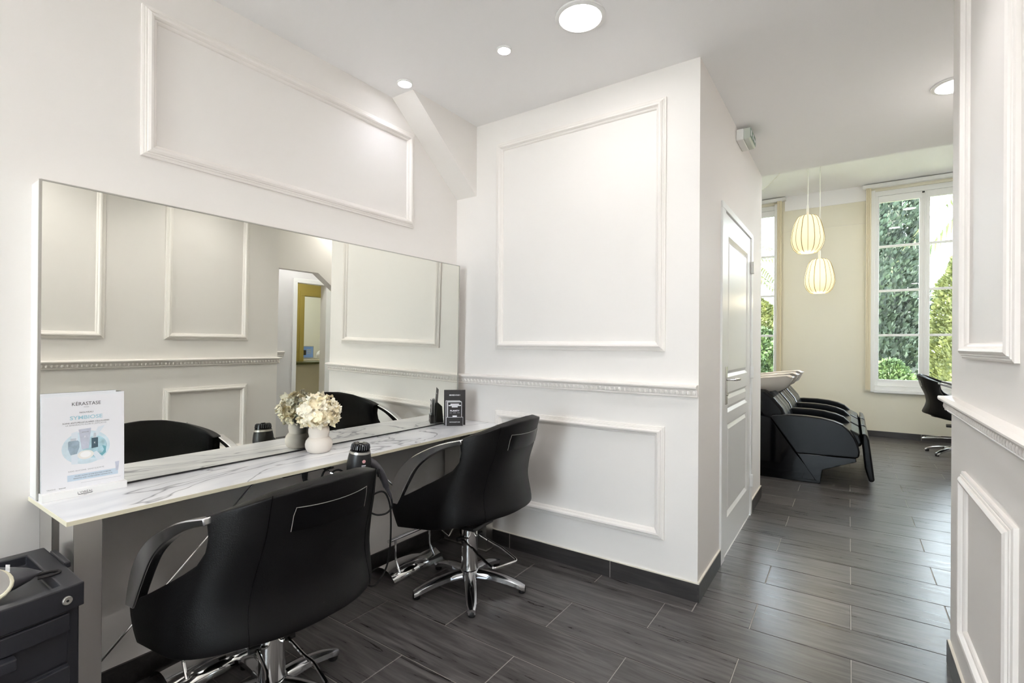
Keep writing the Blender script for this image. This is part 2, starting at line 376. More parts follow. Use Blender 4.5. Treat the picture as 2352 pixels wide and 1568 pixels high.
# ---- side hall seen in the mirror
XH, XG = .7, 1.6
mb = MB().prism([(2.40, 0), (2.75, 0), (2.75, 1.955), (3.245, 1.957), (3.95, 1.44), (3.95, 0), (YEND+.1, 0), (YEND+.1, ZC+.01), (2.40, ZC+.01)], 0, XH, XH+.11)
struct(obj('wall_passage', mb, wall_m), 'wall with a sloping stair header across the passage')
struct(obj('wall_hall_end', B((XD+.1, 2.36, -.02), (XG+.1, 2.46, ZC+.01)), wall_m))
mb = MB().box((XG, 2.4, -.02), (XG+.1, 3.50, ZC+.01)).box((XG, 4.03, -.02), (XG+.1, YEND+.1, ZC+.01)).box((XG, 3.50, 1.975), (XG+.1, 4.03, ZC+.01))
wg = struct(obj('wall_hall', mb, plaster_m), 'pale hall wall seen in the mirror')
rail(wg, 0, XG, 2.46, 3.39, -1, eggs=False)
mb = MB().box((XG-.015, 3.50, 0), (XG+.11, 3.557, 1.922)).box((XG-.015, 3.967, 0), (XG+.11, 4.035, 1.922)).box((XG-.015, 3.50, 1.922), (XG+.11, 4.035, 1.975))
dh = struct(obj('door_2', mb, white_m, bevel=.003), 'open white door frame reflected in the mirror')
for z in (1.03, .93): obj('strike_plate', B((XG+.03, 3.5565, z), (XG+.05, 3.5585, z+.06)), blackp_m, dh)
# ochre reception room and office
X2 = 3.1
mb = MB().box((X2, 2.4, -.02), (X2+.1, 4.60, 2.7)).box((X2, 5.4, -.02), (X2+.1, 6.6, 2.7)).box((X2, 4.60, 1.90), (X2+.1, 5.40, 2.7))
struct(obj('wall_reception', mb, yellow_m), 'ochre wall beyond the hall door')
mb = MB().box((X2-.02, 4.535, 0), (X2+.11, 4.61, 1.88)).box((X2-.02, 5.39, 0), (X2+.11, 5.46, 1.88)).box((X2-.02, 4.535, 1.88), (X2+.11, 5.46, 1.95))
struct(obj('door_3', mb, yellow_m, bevel=.004), 'ochre door frame leading to the office')
struct(obj('wall_office', B((4.9, 2.4, -.02), (5.0, 6.7, 2.7)), white_m), 'white office wall')
struct(obj('wall_office_side', B((XG+.1, 6.5, -.02), (5.0, 6.6, 2.7)), plaster_m))
struct(obj('wall_reception_side', B((XG+.1, 2.36, -.02), (5.0, 2.46, 2.7)), plaster_m))
struct(obj('ceiling_office', B((1.72, YEND-.02, ZC), (5.1, 6.7, ZC+.1)), ceil_m))

# ---- wash room walls
struct(obj('wall_wash_left', B((-3.5, YEND, -.02), (-3.4, YE+.1, ZC2+.1)), ceil_m))
struct(obj('wall_wash_right', B((1.7, YEND, -.02), (1.8, YE+.1, ZC2+.1)), ceil_m))
struct(obj('wall_wash_front', B((-3.5, YEND-.1, -.02), (XC-.05, YEND, ZC2+.1)), ceil_m))
W1 = (.29, 1.37); W2 = (-1.98, -.92); WZ = (.66, 3.43)
mb = MB()
for a, b in ((-3.5, W2[0]), (W2[1], W1[0]), (W1[1], 1.8)): mb.box((a, YE, -.02), (b, YE+.22, ZC2+.1))
for a, b in (W1, W2): mb.box((a, YE, -.02), (b, YE+.22, WZ[0])).box((a, YE, WZ[1]), (b, YE+.22, ZC2+.1))
we = struct(obj('wall_far', mb, beige_m), 'beige window wall of the wash room')
obj('frieze', B((-3.4, YE-.012, 3.315), (W2[0]-.03, YE, ZC2)).box((W2[1]+.1, YE-.012, 3.315), (W1[0]-.1, YE, ZC2)).box((W1[1]+.03, YE-.012, 3.315), (1.7, YE, ZC2)), ceil_m, we)
obj('panel_joint', B((-.85, YE-.002, 3.0), (.19, YE, 3.004)), cap_m, we)
def window(name, W, label):
    x0, x1 = W; z0, z1 = WZ; yf = YE+.02
    fr = MB().box((x0, yf, z0+.05), (x0+.035, yf+.09, z1-.07)).box((x1-.035, yf, z0+.05), (x1, yf+.09, z1-.07)).box((x0, yf, z1-.07), (x1, yf+.09, z1)).box((x0, yf-.045, z0), (x1, yf+.09, z0+.05))
    t = struct(obj(name, fr, white_m, bevel=.004), label)
    mid = (x0+x1)/2
    for i, (a, b) in enumerate(((x0+.037, mid-.003), (mid+.003, x1-.037))):
        s = .052 if True else 0; zb, zt = z0+.052, z1-.072; g0, g1 = .80, 3.27; y0, y1 = yf+.01, yf+.055
        sm = MB().box((a, y0, g0), (a+s*.2+.002 if i == 0 else a+s, y1, g1)).box((b-s if i == 0 else b-s*.2-.002, y0, g0), (b, y1, g1)).box((a, y0, zb), (b, y1, g0)).box((a, y0, g1), (b, y1, zt))
        o = obj('sash', sm, white_m, t, bevel=.003)
        ga, gb = (a+.012, b-s) if i == 0 else (a+s, b-.012)
        zz = [g0, 1.417, 2.035, 2.652, g1]
        for k in range(4): obj('pane', B((ga, y0+.02, zz[k]), (gb, y0+.024, zz[k+1])), glass_m, o)
        for k in range(1, 4): obj('muntin', B((ga, y0+.004, zz[k]-.016), (gb, y1-.004, zz[k]+.016)), white_m, o, bevel=.003)
    obj('astragal', B((mid-.022, yf-.004, z0+.052), (mid+.022, yf+.012, z1-.072)), white_m, t, bevel=.006)
    obj('espagnolette', MB().tube([(mid, yf-.012, z0+.06), (mid, yf-.012, z1-.09)], .006, 8), white_m, t, smooth=True)
    obj('latch', B((mid-.03, yf-.016, z0+.055), (mid-.004, yf-.004, z0+.075)), blackp_m, t); obj('latch', B((mid-.03, yf-.016, z1-.1), (mid-.004, yf-.004, z1-.082)), blackp_m, t)
    return t
window('window_1', W1, 'tall white casement window, cypress behind'); window('window_2', W2, 'tall white casement window behind the wash basins')
struct(obj('trim_2', B((W1[0]-.005, YE-.05, .615), (W1[1]+.05, YE+.02, .66)), white_m, bevel=.008), 'white sill under the right window')
struct(obj('trim_3', B((W2[0]-.05, YE-.05, .615), (W2[1]+.005, YE+.02, .66)), white_m, bevel=.008), 'white sill under the left window')

# ------------------------------------------------------------------ door (wall C)
dt = struct(obj('door_1', MB().box((XC-.1, DY0, 0), (XC+.012, DY0+.085, DZ-.038)).box((XC-.1, DY1-.055, 0), (XC+.012, DY1, DZ-.038)).box((XC-.1, DY0, DZ-.038), (XC+.012, DY1, DZ)), white_m, bevel=.003), 'white panelled door in the narrow wall')
def leaf():
    y0, y1, z0, z1 = DY0+.09, DY1-.058, .012, DZ-.042; xf, xb = XC+.002, XC-.038
    mb = MB(); pan = [(.217, .784), (.85, .97), (1.063, 1.915)]; a, b = y0+.115, y1-.115
    mb.box((xb, y0, z0), (xf, a, z1)).box((xb, b, z0), (xf, y1, z1))
    zs = [z0]+[q for p in pan for q in p]+[z1]
    for i in range(0, len(zs), 2): mb.box((xb, a, zs[i]), (xf, b, zs[i+1]))
    o = obj('door_leaf', mb, white_m, dt)
    for p, q in pan:
        d = .03; m2 = MB(); r = [(xf, a, p), (xf, b, p), (xf, b, q), (xf, a, q)]
        s = [(xf-.014, a+d*.6, p+d*.6), (xf-.014, b-d*.6, p+d*.6), (xf-.014, b-d*.6, q-d*.6), (xf-.014, a+d*.6, q-d*.6)]
        t = [(xf-.003, a+d*1.5, p+d*1.3), (xf-.003, b-d*1.5, p+d*1.3), (xf-.003, b-d*1.5, q-d*1.3), (xf-.003, a+d*1.5, q-d*1.3)]
        v = r+s+t; f = [(i, (i+1) % 4, 4+(i+1) % 4, 4+i) for i in range(4)]+[(4+i, 4+(i+1) % 4, 8+(i+1) % 4, 8+i) for i in range(4)]+[(8, 9, 10, 11)]
        obj('panel', MB().add(v, f), white_m, o)
    h = obj('handle_plate', B((xf, y0+.035, .905), (xf+.008, y0+.075, 1.13)), steel_m, o, bevel=.006, label='brushed steel handle plate')
    obj('lever', MB().tube([(xf+.005, y0+.055, 1.055), (xf+.045, y0+.055, 1.055), (xf+.055, y0+.07, 1.055), (xf+.055, y0+.19, 1.05)], [.009, .009, .009, .007], 10, 4), steel_m, h, smooth=True)
    obj('lock_cylinder', MB().lathe([(0, 0), (.009, 0), (.009, .008), (0, .008)], 12, (xf+.006, y0+.055, .965), (1, 0, 0)), steel_m, h)
    for z in (.26, 1.06, 1.83): obj('hinge', B((XC+.002, DY1-.062, z-.045), (XC+.026, DY1-.044, z+.045)), silver_m if z > 1.5 else white_m, dt, bevel=.004)
leaf()

# ------------------------------------------------------------------ lamps
def downlight(x, y, z, r, power, label, big=True, color=(1, .975, .96), grp=None):
    t = thing('ceiling_downlight' if big else 'ceiling_spotlight', label, 'ceiling light', (x, y, z), 0, grp)
    obj('trim_ring', MB().lathe([(r, -.0005), (r, -.006), (r*.96, -.009), (r*.84, -.010), (r*.82, -.004), (r*.82, -.0005)], 40), white_m, t, smooth=True)
    obj('lens', MB().lathe([(0, -.003), (r*.82, -.003), (r*.82, -.0008), (0, -.0008)], 40), lens_m if big else lens2_m, t)
    if big: light('bulb', 'AREA', (0, 0, -.013), power, color, t, r*1.6)
    else: light('bulb', 'SPOT', (0, 0, -.013), power, color, t, .03, spot=2.1 if r > .04 else 1.35)
    return t
SP = 1.8
downlight(-.961, 1.903, ZC, .108, .8, 'large round downlight lit white at the top of the photo')
downlight(.47, 3.52, ZC, .108, 1.4, 'large round downlight in the passage by the right wall')
downlight(-.55, .15, ZC, .108, 1.3, 'added unseen fill downlight above the camera')  # out of view, added to fill the room with light
downlight(-.70, -1.4, ZC, .108, 3, 'added unseen fill downlight behind the camera')  # extra lamp added behind the camera for fill
downlight(-.70, -3.3, ZC, .108, 3, 'added unseen fill downlight near the rear window')  # another added lamp, unseen, evens out the room light
downlight(-1.368, 1.909, ZC, .036, SP, 'small bright spotlight in the middle of the ceiling', False, (1, 1, 1))
downlight(-1.988, 1.854, ZC, .043, .9, 'small spotlight beside the sloping bulkhead', False, (.86, .88, 1))
downlight(-1.368, .75, ZC, .036, SP, 'added unseen fill spotlight above the nearer salon chair', False, (1, 1, 1))  # hidden spot added to brighten the counter
downlight(-.12, 1.85, ZC, .043, 5.5, 'small spotlight close to the right wall', False, (1, .98, .97))
downlight(-.12, .85, ZC, .043, 6, 'small spotlight by the right wall near the camera', False, (1, .98, .97))
downlight(2.4, 4.0, ZC, .108, 3, 'added unseen fill downlight in the ochre reception room', color=(1, .9, .7))  # unseen lamp added to light the reception room
downlight(4.0, 5.0, ZC, .108, 6, 'added unseen fill downlight in the office', color=(.95, 1, .97))  # unseen lamp added so the office reads bright
for k, (x, y) in enumerate(((-1.3, 5.4), (.7, 5.4), (-1.3, 6.9), (.8, 6.9))):
    downlight(x, y, ZC2, .108, 2.3, ('added unseen fill downlight over the nearest wash basin', 'added unseen fill downlight over the wash room entrance', 'added unseen fill downlight over the farthest wash basin', 'added unseen fill downlight over the chair by the window')[k], color=(1, .97, .93))  # hidden lamps added to brighten the wash room
downlight(1.2, 3.3, ZC, .108, 2, 'added unseen fill downlight in the side hall', color=(.92, .94, 1))  # added lamp, not visible, lights the hall
def pendant(x, y, zb, zt, label, k=1.0):
    R = .153*k; h = zt-zb
    t = thing('pendant_lamp', label, 'pendant lamp', (x, y, zb), 0, 'ribbed fabric pendants in the wash room')
    P = [(.42, 0), (.62, .02), (.86, .12), (1.0, .30), (1.0, .42), (.93, .60), (.80, .80), (.66, .92), (.5, .98), (.3, 1.0)]
    n = 64; v = []; f = []
    pp = catmull([Vector((a*R, b*h, 0)) for a, b in P], 3)
    for q in pp:
        for i in range(n):
            s = 1-.035*abs(math.sin(8*PI*i/n)); s = .975+.03*abs(math.sin(8*PI*i/n))
            a = 2*PI*i/n; v.append((q.x*s*math.cos(a), q.x*s*math.sin(a), q.y))
    for i in range(len(pp)-1):
        for j in range(n): f.append((i*n+j, i*n+(j+1) % n, (i+1)*n+(j+1) % n, (i+1)*n+j))
    obj('shade', MB().add(v, f), shade_m, t, smooth=True)
    for i in range(16):
        a = 2*PI*i/16+.09; mbb = MB().tube([(q.x*1.0*math.cos(a), q.x*1.0*math.sin(a), q.y) for q in pp], .0034 if i % 2 else .0018, 5)
        obj('rib', mbb, rib_m, t)
    obj('diffuser', MB().lathe([(0, .004), (R*.42, .004), (R*.42, 0), (0, 0)], 32), shade_m, t)
    obj('bottom_ring', MB().tube([(R*.42*math.cos(2*PI*i/24), R*.42*math.sin(2*PI*i/24), .002) for i in range(24)], .004, 6, closed=True), rib_m, t)
    obj('cord', MB().tube([(0, 0, h*.99), (0.003, 0, (ZC2-zb)*.6), (0, 0, ZC2-zb)], .005, 6, 3), cord_m, t)
    obj('socket', MB().lathe([(.012, h*.98), (.012, h*.98+.09), (0.006, h*.98+.12)], 10), cord_m, t)
    light('bulb', 'POINT', (0, 0, -.06), 1.2, (1, .86, .6), t, .08)
    return t
p1 = pendant(-.366, 6.0, 2.236, 2.627, 'upper ribbed cream pendant lamp, nearer of the two')
p2 = pendant(-.284, 6.6, 1.864, 2.251, 'lower ribbed cream pendant lamp, farther of the two', .98)
def droop(parent, a, b, sag):
    A = Vector(a); Bv = Vector(b); pts = [A.lerp(Bv, i/10)-Vector((0, 0, sag*4*(i/10)*(1-i/10))) for i in range(11)]
    o = obj('ceiling_cable', MB().tube(pts, .004, 5), cord_m, parent, world=True); return o
droop(p1, (-.366, 6.0, ZC2-.005), (-1.3, 5.6, ZC2-.005), .32); droop(p1, (-.366, 6.0, ZC2-.005), (-1.5, 7.6, ZC2-.005), .34)
droop(p2, (-.284, 6.6, ZC2-.005), (-1.5, 6.0, ZC2-.005), .2)

# ------------------------------------------------------------------ mirror
TILT = .0138
mt = thing('wall_mirror', 'large wide wall mirror in a thin white box frame', 'mirror', (XA, 1.417, .758))
y0, y1, z0, z1 = .423-1.417, 2.410-1.417, .0, .999
xt = -2.070-XA; xb = xt-(z1-z0)*math.tan(TILT)
obj('box', MB().prism([(.0, z0), (xb-.004, z0), (xt-.004, z1), (.0, z1)], 1, y0, y1), white_m, mt)
obj('glass', MB().prism([(xb-.0035, z0+.004), (xb, z0+.004), (xt, z1-.003), (xt-.0035, z1-.003)], 1, y0+.004, y1-.002), mirror_m, mt)
def edge(name, ya, yb2, mm):
    return obj(name, MB().prism([(xb-.004, z0), (xb+.003, z0), (xt+.003, z1), (xt-.004, z1)], 1, ya, yb2), mm, mt)
edge('frame_edge', y0-.003, y0+.004, silver_m); edge('frame_edge', y1-.003, y1+.001, silver_m)
obj('frame_edge', MB().prism([(xt-.004, z1-.003), (xt+.0035, z1-.003), (xt+.0035, z1+.001), (xt-.004, z1+.001)], 1, y0, y1), silver_m, mt)
obj('bottom_gap_strip', MB().prism([(xb-.004, 0), (xb+.002, 0), (xb+.002, .005), (xb-.004, .005)], 1, y0, y1), blackp_m, mt)  # black strip stands in for the dark gap below the mirror

# ------------------------------------------------------------------ counter
ct = thing('styling_counter', 'long white marble styling counter on chrome legs under the mirror', 'counter', (-1.97, 1.45, 0))
CT = .756; CX = -1.7726; CY0, CY1 = .42, YB-.003
obj('top', B((XA+.001, CY0, CT-.013), (CX, CY1, CT)), marble_m, ct, world=True, label='white marble slab with grey veins')
obj('edge_band', B((CX, CY0-.0015, CT-.013), (CX+.0015, CY1, CT-.0008)).box((XA+.001, CY0-.0015, CT-.013), (CX, CY0, CT-.0008)), cream_m, ct, world=True)
for ya, yb2 in ((CY0+.02, CY0+.085), (CY1-.14, CY1-.075)):
    lg = MB().box((CX-.03, ya, .012), (CX-.026, yb2, CT-.0135)).box((CX-.16, ya, .012), (CX-.028, ya+.004, CT-.0135)).box((CX-.16, ya, .012), (CX-.156, ya+.03, CT-.0135))
    l = obj('leg', lg, steel_m, ct, world=True, bevel=.001)
    lb = MB().box((XA+.03, ya, .012), (XA+.034, yb2, CT-.0135)).box((XA+.03, ya, .012), (XA+.16, ya+.004, CT-.0135))
    obj('leg', lb, steel_m, ct, world=True, bevel=.001)
    f = obj('foot_plate', B((XA+.02, ya-.005, 0), (CX-.02, yb2+.005, .012)), steel_m, ct, world=True, bevel=.002)
for pa, pb in (((-2.1, .52, .10), (-2.1, 1.20, CT-.014)), ((-2.1, 2.35, .03), (-2.1, 1.585, CT-.014))):
    obj('brace_rod', MB().tube([pa, pb], .0045, 8), chrome_m, ct, world=True, smooth=True)
obj('cable_tray', B((-1.96, 1.08, CT-.035), (-1.83, 1.30, CT-.0135)), blackp_m, ct, world=True, bevel=.004)

# ------------------------------------------------------------------ salon chairs
TAB = np.array([[.26, .30, 0, .21], [.30, .325, -.02, .25], [.36, .333, -.02, .285], [.40, .334, -.03, .285], [.46, .331, -.05, .238], [.52, .318, -.08, .19],
                [.60, .302, -.115, .166], [.70, .291, -.13, .195], [.78, .288, -.13, .215], [.90, .287, -.13, .255]])
def par(h):
    # smooth interpolation of (W, yc, D)
    ker = np.array([-.03, -.015, 0, .015, .03]); wt = np.array([1, 2, 3, 2, 1])/9
    return [float(sum(wt*np.interp(h+ker, TAB[:, 0], TAB[:, k]))) for k in (1, 2, 3)]
def sp_psi(psi, h, off=0):
    W, yc, D = par(h); W += off; D += off
    return Vector((W*math.sin(psi), yc-D*math.cos(psi), h))
def sp_y(y, h, off=0):
    W, yc, D = par(h); W += off; D += off
    x = W if y >= yc else W*math.sqrt(max(0, 1-((yc-y)/D)**2))
    return Vector((x, y, h))
def make_chair(name, label, group):
    t = thing(name, label, 'salon chair', group=group)
    NR, NB = 22, 22
    FH = [.30, .316, .36, .40, .43, .441, .454, .480, .523, .572, .622, .662, .70, .74, .762, .80]
    FY = [.188, .194, .210, .225, .234, .232, .20, .14, .06, -.03, -.112, -.143, -.150, -.143, -.132, -.13]
    def row_pt(u, h):
        W_, yc, D_ = par(h); yf = float(np.interp(h, FH, FY))
        ps = np.linspace(0, PI/2, 60) if yf >= yc else np.linspace(0, math.acos(min(1, (yc-yf)/D_)), 60)
        P = np.stack([W_*np.sin(ps), yc-D_*np.cos(ps)], 1)
        if yf > yc: P = np.vstack([P, np.stack([np.full(20, W_), np.linspace(yc, yf, 21)[1:]], 1)])
        L = np.concatenate([[0], np.cumsum(np.linalg.norm(np.diff(P, axis=0), axis=1))]); q = u*L[-1]
        return Vector((float(np.interp(q, L, P[:, 0])), float(np.interp(q, L, P[:, 1])), h))
    cols = []
    for i in range(NB+1):
        u = i/NB; ht = float(np.interp(u, [0, .25, .5, .8, 1], [.838, .834, .818, .786, .762])); hb = float(np.interp(u, [0, .35, .7, 1], [.40, .388, .338, .316]))
        cols.append([row_pt(u, hb+(ht-hb)*k/NR) for k in range(NR+1)])
    full = [[Vector((-p.x, p.y, p.z)) for p in c] for c in cols[:0:-1]]+cols
    n = NR+1; v = [tuple(p) for c in full for p in c]; f = [(i*n+k, i*n+k+1, (i+1)*n+k+1, (i+1)*n+k) for i in range(len(full)-1) for k in range(NR)]
    o = obj('shell', MB().add(v, f), leather_m, t, smooth=False, label='black leather wraparound shell')
    o.data.polygons.foreach_set('use_smooth', [True]*len(o.data.polygons))
    # make sure normals face outward (away from the chair axis)
    me = o.data; p0 = me.polygons[len(me.polygons)//2]
    if p0.normal.dot(Vector((0, -1, 0))) < 0: me.flip_normals()
    so = o.modifiers.new('solid', 'SOLIDIFY'); so.thickness = .042; so.offset = -1; so.use_even_offset = False
    bv = o.modifiers.new('bevel', 'BEVEL'); bv.width = .009; bv.segments = 3; bv.angle_limit = math.radians(55)
    # underside pan, closed to the shell's lower rim
    rim = [c[0] for c in full]; ctr = Vector((0, -.03, .315)); K = 5; pv = []; pf = []
    for j in range(K+1):
        s = 1-j/K
        for p in rim:
            q = Vector((p.x*(.985*s), ctr.y+(p.y-ctr.y)*.985*s, p.z+.006+(ctr.z-p.z)*(1-s**1.6)-.006*math.sin(PI*s))); pv.append(tuple(q))
    m2 = len(rim)
    for j in range(K):
        for i in range(m2-1): pf.append((j*m2+i, j*m2+i+1, (j+1)*m2+i+1, (j+1)*m2+i))
        pf.append((j*m2+m2-1, j*m2, (j+1)*m2, (j+1)*m2+m2-1))
    obj('seat_pan', MB().add(pv, pf), leather_m, t, smooth=True)
    cu = MB(); ring = []
    for z, s in ((.36, .96), (.43, 1.0), (.455, .96), (.465, .86), (.468, .5)):
        ring.append([(math.copysign(abs(math.cos(a))**.75, math.cos(a))*.283*s, .0+math.copysign(abs(math.sin(a))**.75, math.sin(a))*.235*s, z) for a in np.linspace(0, 2*PI, 36, endpoint=False)])
    vv = [p for r in ring for p in r]+[(0, 0, .468)]; ff = [(j*36+i, j*36+(i+1) % 36, (j+1)*36+(i+1) % 36, (j+1)*36+i) for j in range(4) for i in range(36)]+[(4*36+i, 4*36+(i+1) % 36, len(vv)-1) for i in range(36)]
    obj('seat_cushion', cu.add(vv, ff), leather_m, t, smooth=True)
    for sg in (-1, 1):
        ps = math.asin(.66)*sg
        pts = [sp_psi(abs(ps), h, .0003) for h in np.linspace(.39, .822, 24)]
        obj('seam', MB().tube([(p.x*sg, p.y, p.z) for p in pts], .0011, 5), gloss_m, t)
        out = [(-.162, .766), (-.05, .737), (.05, .694), (.135, .642), (.19, .58), (.22, .51), (.236, .43)]
        inn = [(-.162, .744), (-.06, .711), (.03, .66), (.086, .61), (.118, .56), (.15, .50), (.186, .43)]
        xs = [.288, .297, .306, .312, .317, .321, .324]
        O = catmull([Vector((x, a, b)) for x, (a, b) in zip(xs, out)], 4); I = catmull([Vector((x, a, b)) for x, (a, b) in zip(xs, inn)], 4)
        av = []; af = []; N2 = len(O)
        for q, r in zip(O, I):
            for p, dx in ((q, .019), (q, -.019), (r, -.016), (r, .016)): av.append(((p.x+dx)*sg, p.y, p.z))
        for i in range(N2-1):
            for k in range(4): af.append((i*4+k, i*4+(k+1) % 4, (i+1)*4+(k+1) % 4, (i+1)*4+k))
        af += [(0, 1, 2, 3), tuple(range(N2*4-4, N2*4))[::-1]]
        obj('armrest', MB().add(av, af), arm_m, t, smooth=True, bevel=.004, label='polished aluminium armrest')
    # clear tag pocket on the outer back
    g = []; ph = np.linspace(-.48, .48, 13)
    for h in np.linspace(.70, .772, 4): g.append([sp_psi(a, h+.018*(1-math.cos(a*1.5)), .0022) for a in ph])
    pv = [tuple(p) for r in g for p in r]; pf = [(j*13+i, j*13+i+1, (j+1)*13+i+1, (j+1)*13+i) for j in range(3) for i in range(12)]
    lb = obj('label_pocket', MB().add(pv, pf), leather2_m, t, smooth=True)
    br = [g[0][0]]+[r[0] for r in g[1:3]]+[g[3][0]*.8+g[3][1]*.2]+g[3][1:-1]+[g[3][-1]*.8+g[3][-2]*.2]+[r[-1] for r in g[2:0:-1]]+[g[0][-1]]
    obj('label_edge', MB().tube(br, .0011, 5), silver_m, lb, smooth=True)
    return t
def make_base(t, ang, lev):
    obj('column', MB().lathe([(.0, .085), (.044, .085), (.043, .12), (.041, .30), (.0405, .309), (.036, .309), (.036, .27), (0, .27)], 32), chrome_m, t, smooth=True)
    obj('piston', MB().lathe([(.014, .26), (.014, .40)], 16), chrome_m, t, smooth=True)
    obj('mounting_plate', B((-.09, -.09, .325), (.09, .09, .345)), blackp_m, t, bevel=.006)
    obj('hub', MB().lathe([(0, .05), (.05, .052), (.056, .075), (.05, .095), (.043, .10), (0, .10)], 24), alu_m, t, smooth=True)
    for k in range(5):
        a = ang+2*PI*k/5; v = []; f = []; N2 = 13
        for i in range(N2):
            s = i/(N2-1); r = .03+.262*s; zt = .098-.012*s-.048*s**2.4; th = .036-.010*s; wd = .027-.006*s+.004*math.sin(s*PI)
            if i == N2-1: wd *= .8
            for x, z in ((-wd, zt-th), (-wd, zt-th*.35), (-wd*.72, zt-.003), (0, zt), (wd*.72, zt-.003), (wd, zt-th*.35), (wd, zt-th)):
                v.append((r*math.cos(a)-x*math.sin(a), r*math.sin(a)+x*math.cos(a), z))
        for i in range(N2-1):
            for j in range(6): f.append((i*7+j, i*7+j+1, (i+1)*7+j+1, (i+1)*7+j))
            f.append((i*7+6, i*7, (i+1)*7, (i+1)*7+6))
        f += [tuple(range(7)), tuple(range((N2-1)*7, N2*7))[::-1]]
        l = obj('leg', MB().add(v, f), alu_m, t, smooth=True)
        obj('foot', MB().lathe([(.017, 0), (.019, .004), (.019, .022), (.014, .03)], 16, (.276*math.cos(a), .276*math.sin(a), 0)), blackp_m, l, smooth=True)
    d, z0, ln, wd = lev
    pts = [(-.05, 0, z0), (-.06, .14, z0-.01), (-wd, .18, z0-.015), (-wd, ln, z0-.035), (wd, ln, z0-.035), (wd, .18, z0-.015), (.06, .14, z0-.01), (.05, 0, z0)]
    def rnd(P, rr=.02):
        out = [Vector(P[0])]
        for i in range(1, len(P)-1):
            a, b, c = Vector(P[i-1]), Vector(P[i]), Vector(P[i+1]); u = (a-b).normalized(); w2 = (c-b).normalized()
            for s in (0, .25, .5, .75, 1):
                out.append((b+u*rr)*(1-s)**2+b*2*s*(1-s)+(b+w2*rr)*s*s)
        return out+[Vector(P[-1])]
    obj('pump_lever', MB().tube(rnd(pts), .0065, 8).xf(Matrix.Rotation(d, 4, 'Z')), chrome_m, t, smooth=True)
    obj('lever_pivot', MB().tube([(-.075, 0, z0), (.075, 0, z0)], .012, 10).xf(Matrix.Rotation(d, 4, 'Z')), blackp_m, t, smooth=True)
UP = ('shell', 'seat_pan', 'seat_cushion', 'seam', 'armrest', 'label_pocket')
def place(t, x, y, phi, dz):
    # chair faces local +y ; phi=0 faces world -x
    t.location = (x, y, 0); t.rotation_euler = (0, 0, PI/2-phi)
    for c in t.children:
        if c.name.split('.')[0] in UP: c.location.z += dz
def copy_chair(src, label):
    r = src.copy(); C.objects.link(r); r['label'] = label
    for ch in list(src.children):
        c = ch.copy(); C.objects.link(c); c.parent = r
        for g in ch.children:
            d = g.copy(); C.objects.link(d); d.parent = c
    return r
GRP = 'black leather salon chairs'
ch1 = make_chair('salon_chair', 'black leather salon chair nearest the camera, beside the black trolley', GRP)
ch2 = copy_chair(ch1, 'black leather salon chair at the counter end by the panelled wall')
ch3 = copy_chair(ch1, 'black leather salon chair far off by the window, partly hidden by the right wall')
R1 = PI/2
make_base(ch1, math.radians(-48.4-90), (PI-.25, .215, .30, .072))
make_base(ch2, math.radians(-48.4-90-4.5), (PI-.40, .262, .315, .07))
make_base(ch3, math.radians(35), (PI*.95, .2, .30, .07))
place(ch1, -1.644, .933, -.045, 0); place(ch2, -1.612, 1.968, -.079, .059); place(ch3, 1.03, 7.62, PI+.12, .085)

# ------------------------------------------------------------------ footrests
def footrest(y, label):
    t = thing('footrest', label, 'footrest', (-2.045, y, 0), 0, 'chrome footrests under the counter')
    v = []; f = []; N2 = 9
    for i in range(N2):
        s = i/(N2-1); x = -.10+.20*s; z = .006+.052*math.sin(PI*min(1, s*1.0)*.5+PI*.5*s) if False else .004+.055*(1-(2*s-1)**2)**.8*(1 if s < .5 else 1)
        for yy in (-.185, .185): v += [(x, yy, z)]
    for i in range(N2-1): f.append((2*i, 2*i+1, 2*i+3, 2*i+2))
    o = obj('base_plate', MB().add(v, f), chrome_m, t, smooth=True); so = o.modifiers.new('s', 'SOLIDIFY'); so.thickness = .003
    for yy in (-.13, .13):
        obj('post', MB().tube([(.075, yy, .035), (.06, yy, .058), (.046, yy, .09), (.042, yy, .13), (.042, yy, .205)], .006, 8, 3), chrome_m, t, smooth=True)
    obj('foot_bar', MB().tube([(.042, -.18, .207), (.042, .18, .207)], .0095, 12), chrome_m, t, smooth=True)
footrest(1.95, 'chrome footrest under the counter beside the farther chair'); footrest(.93, 'chrome footrest under the counter below the nearer chair')

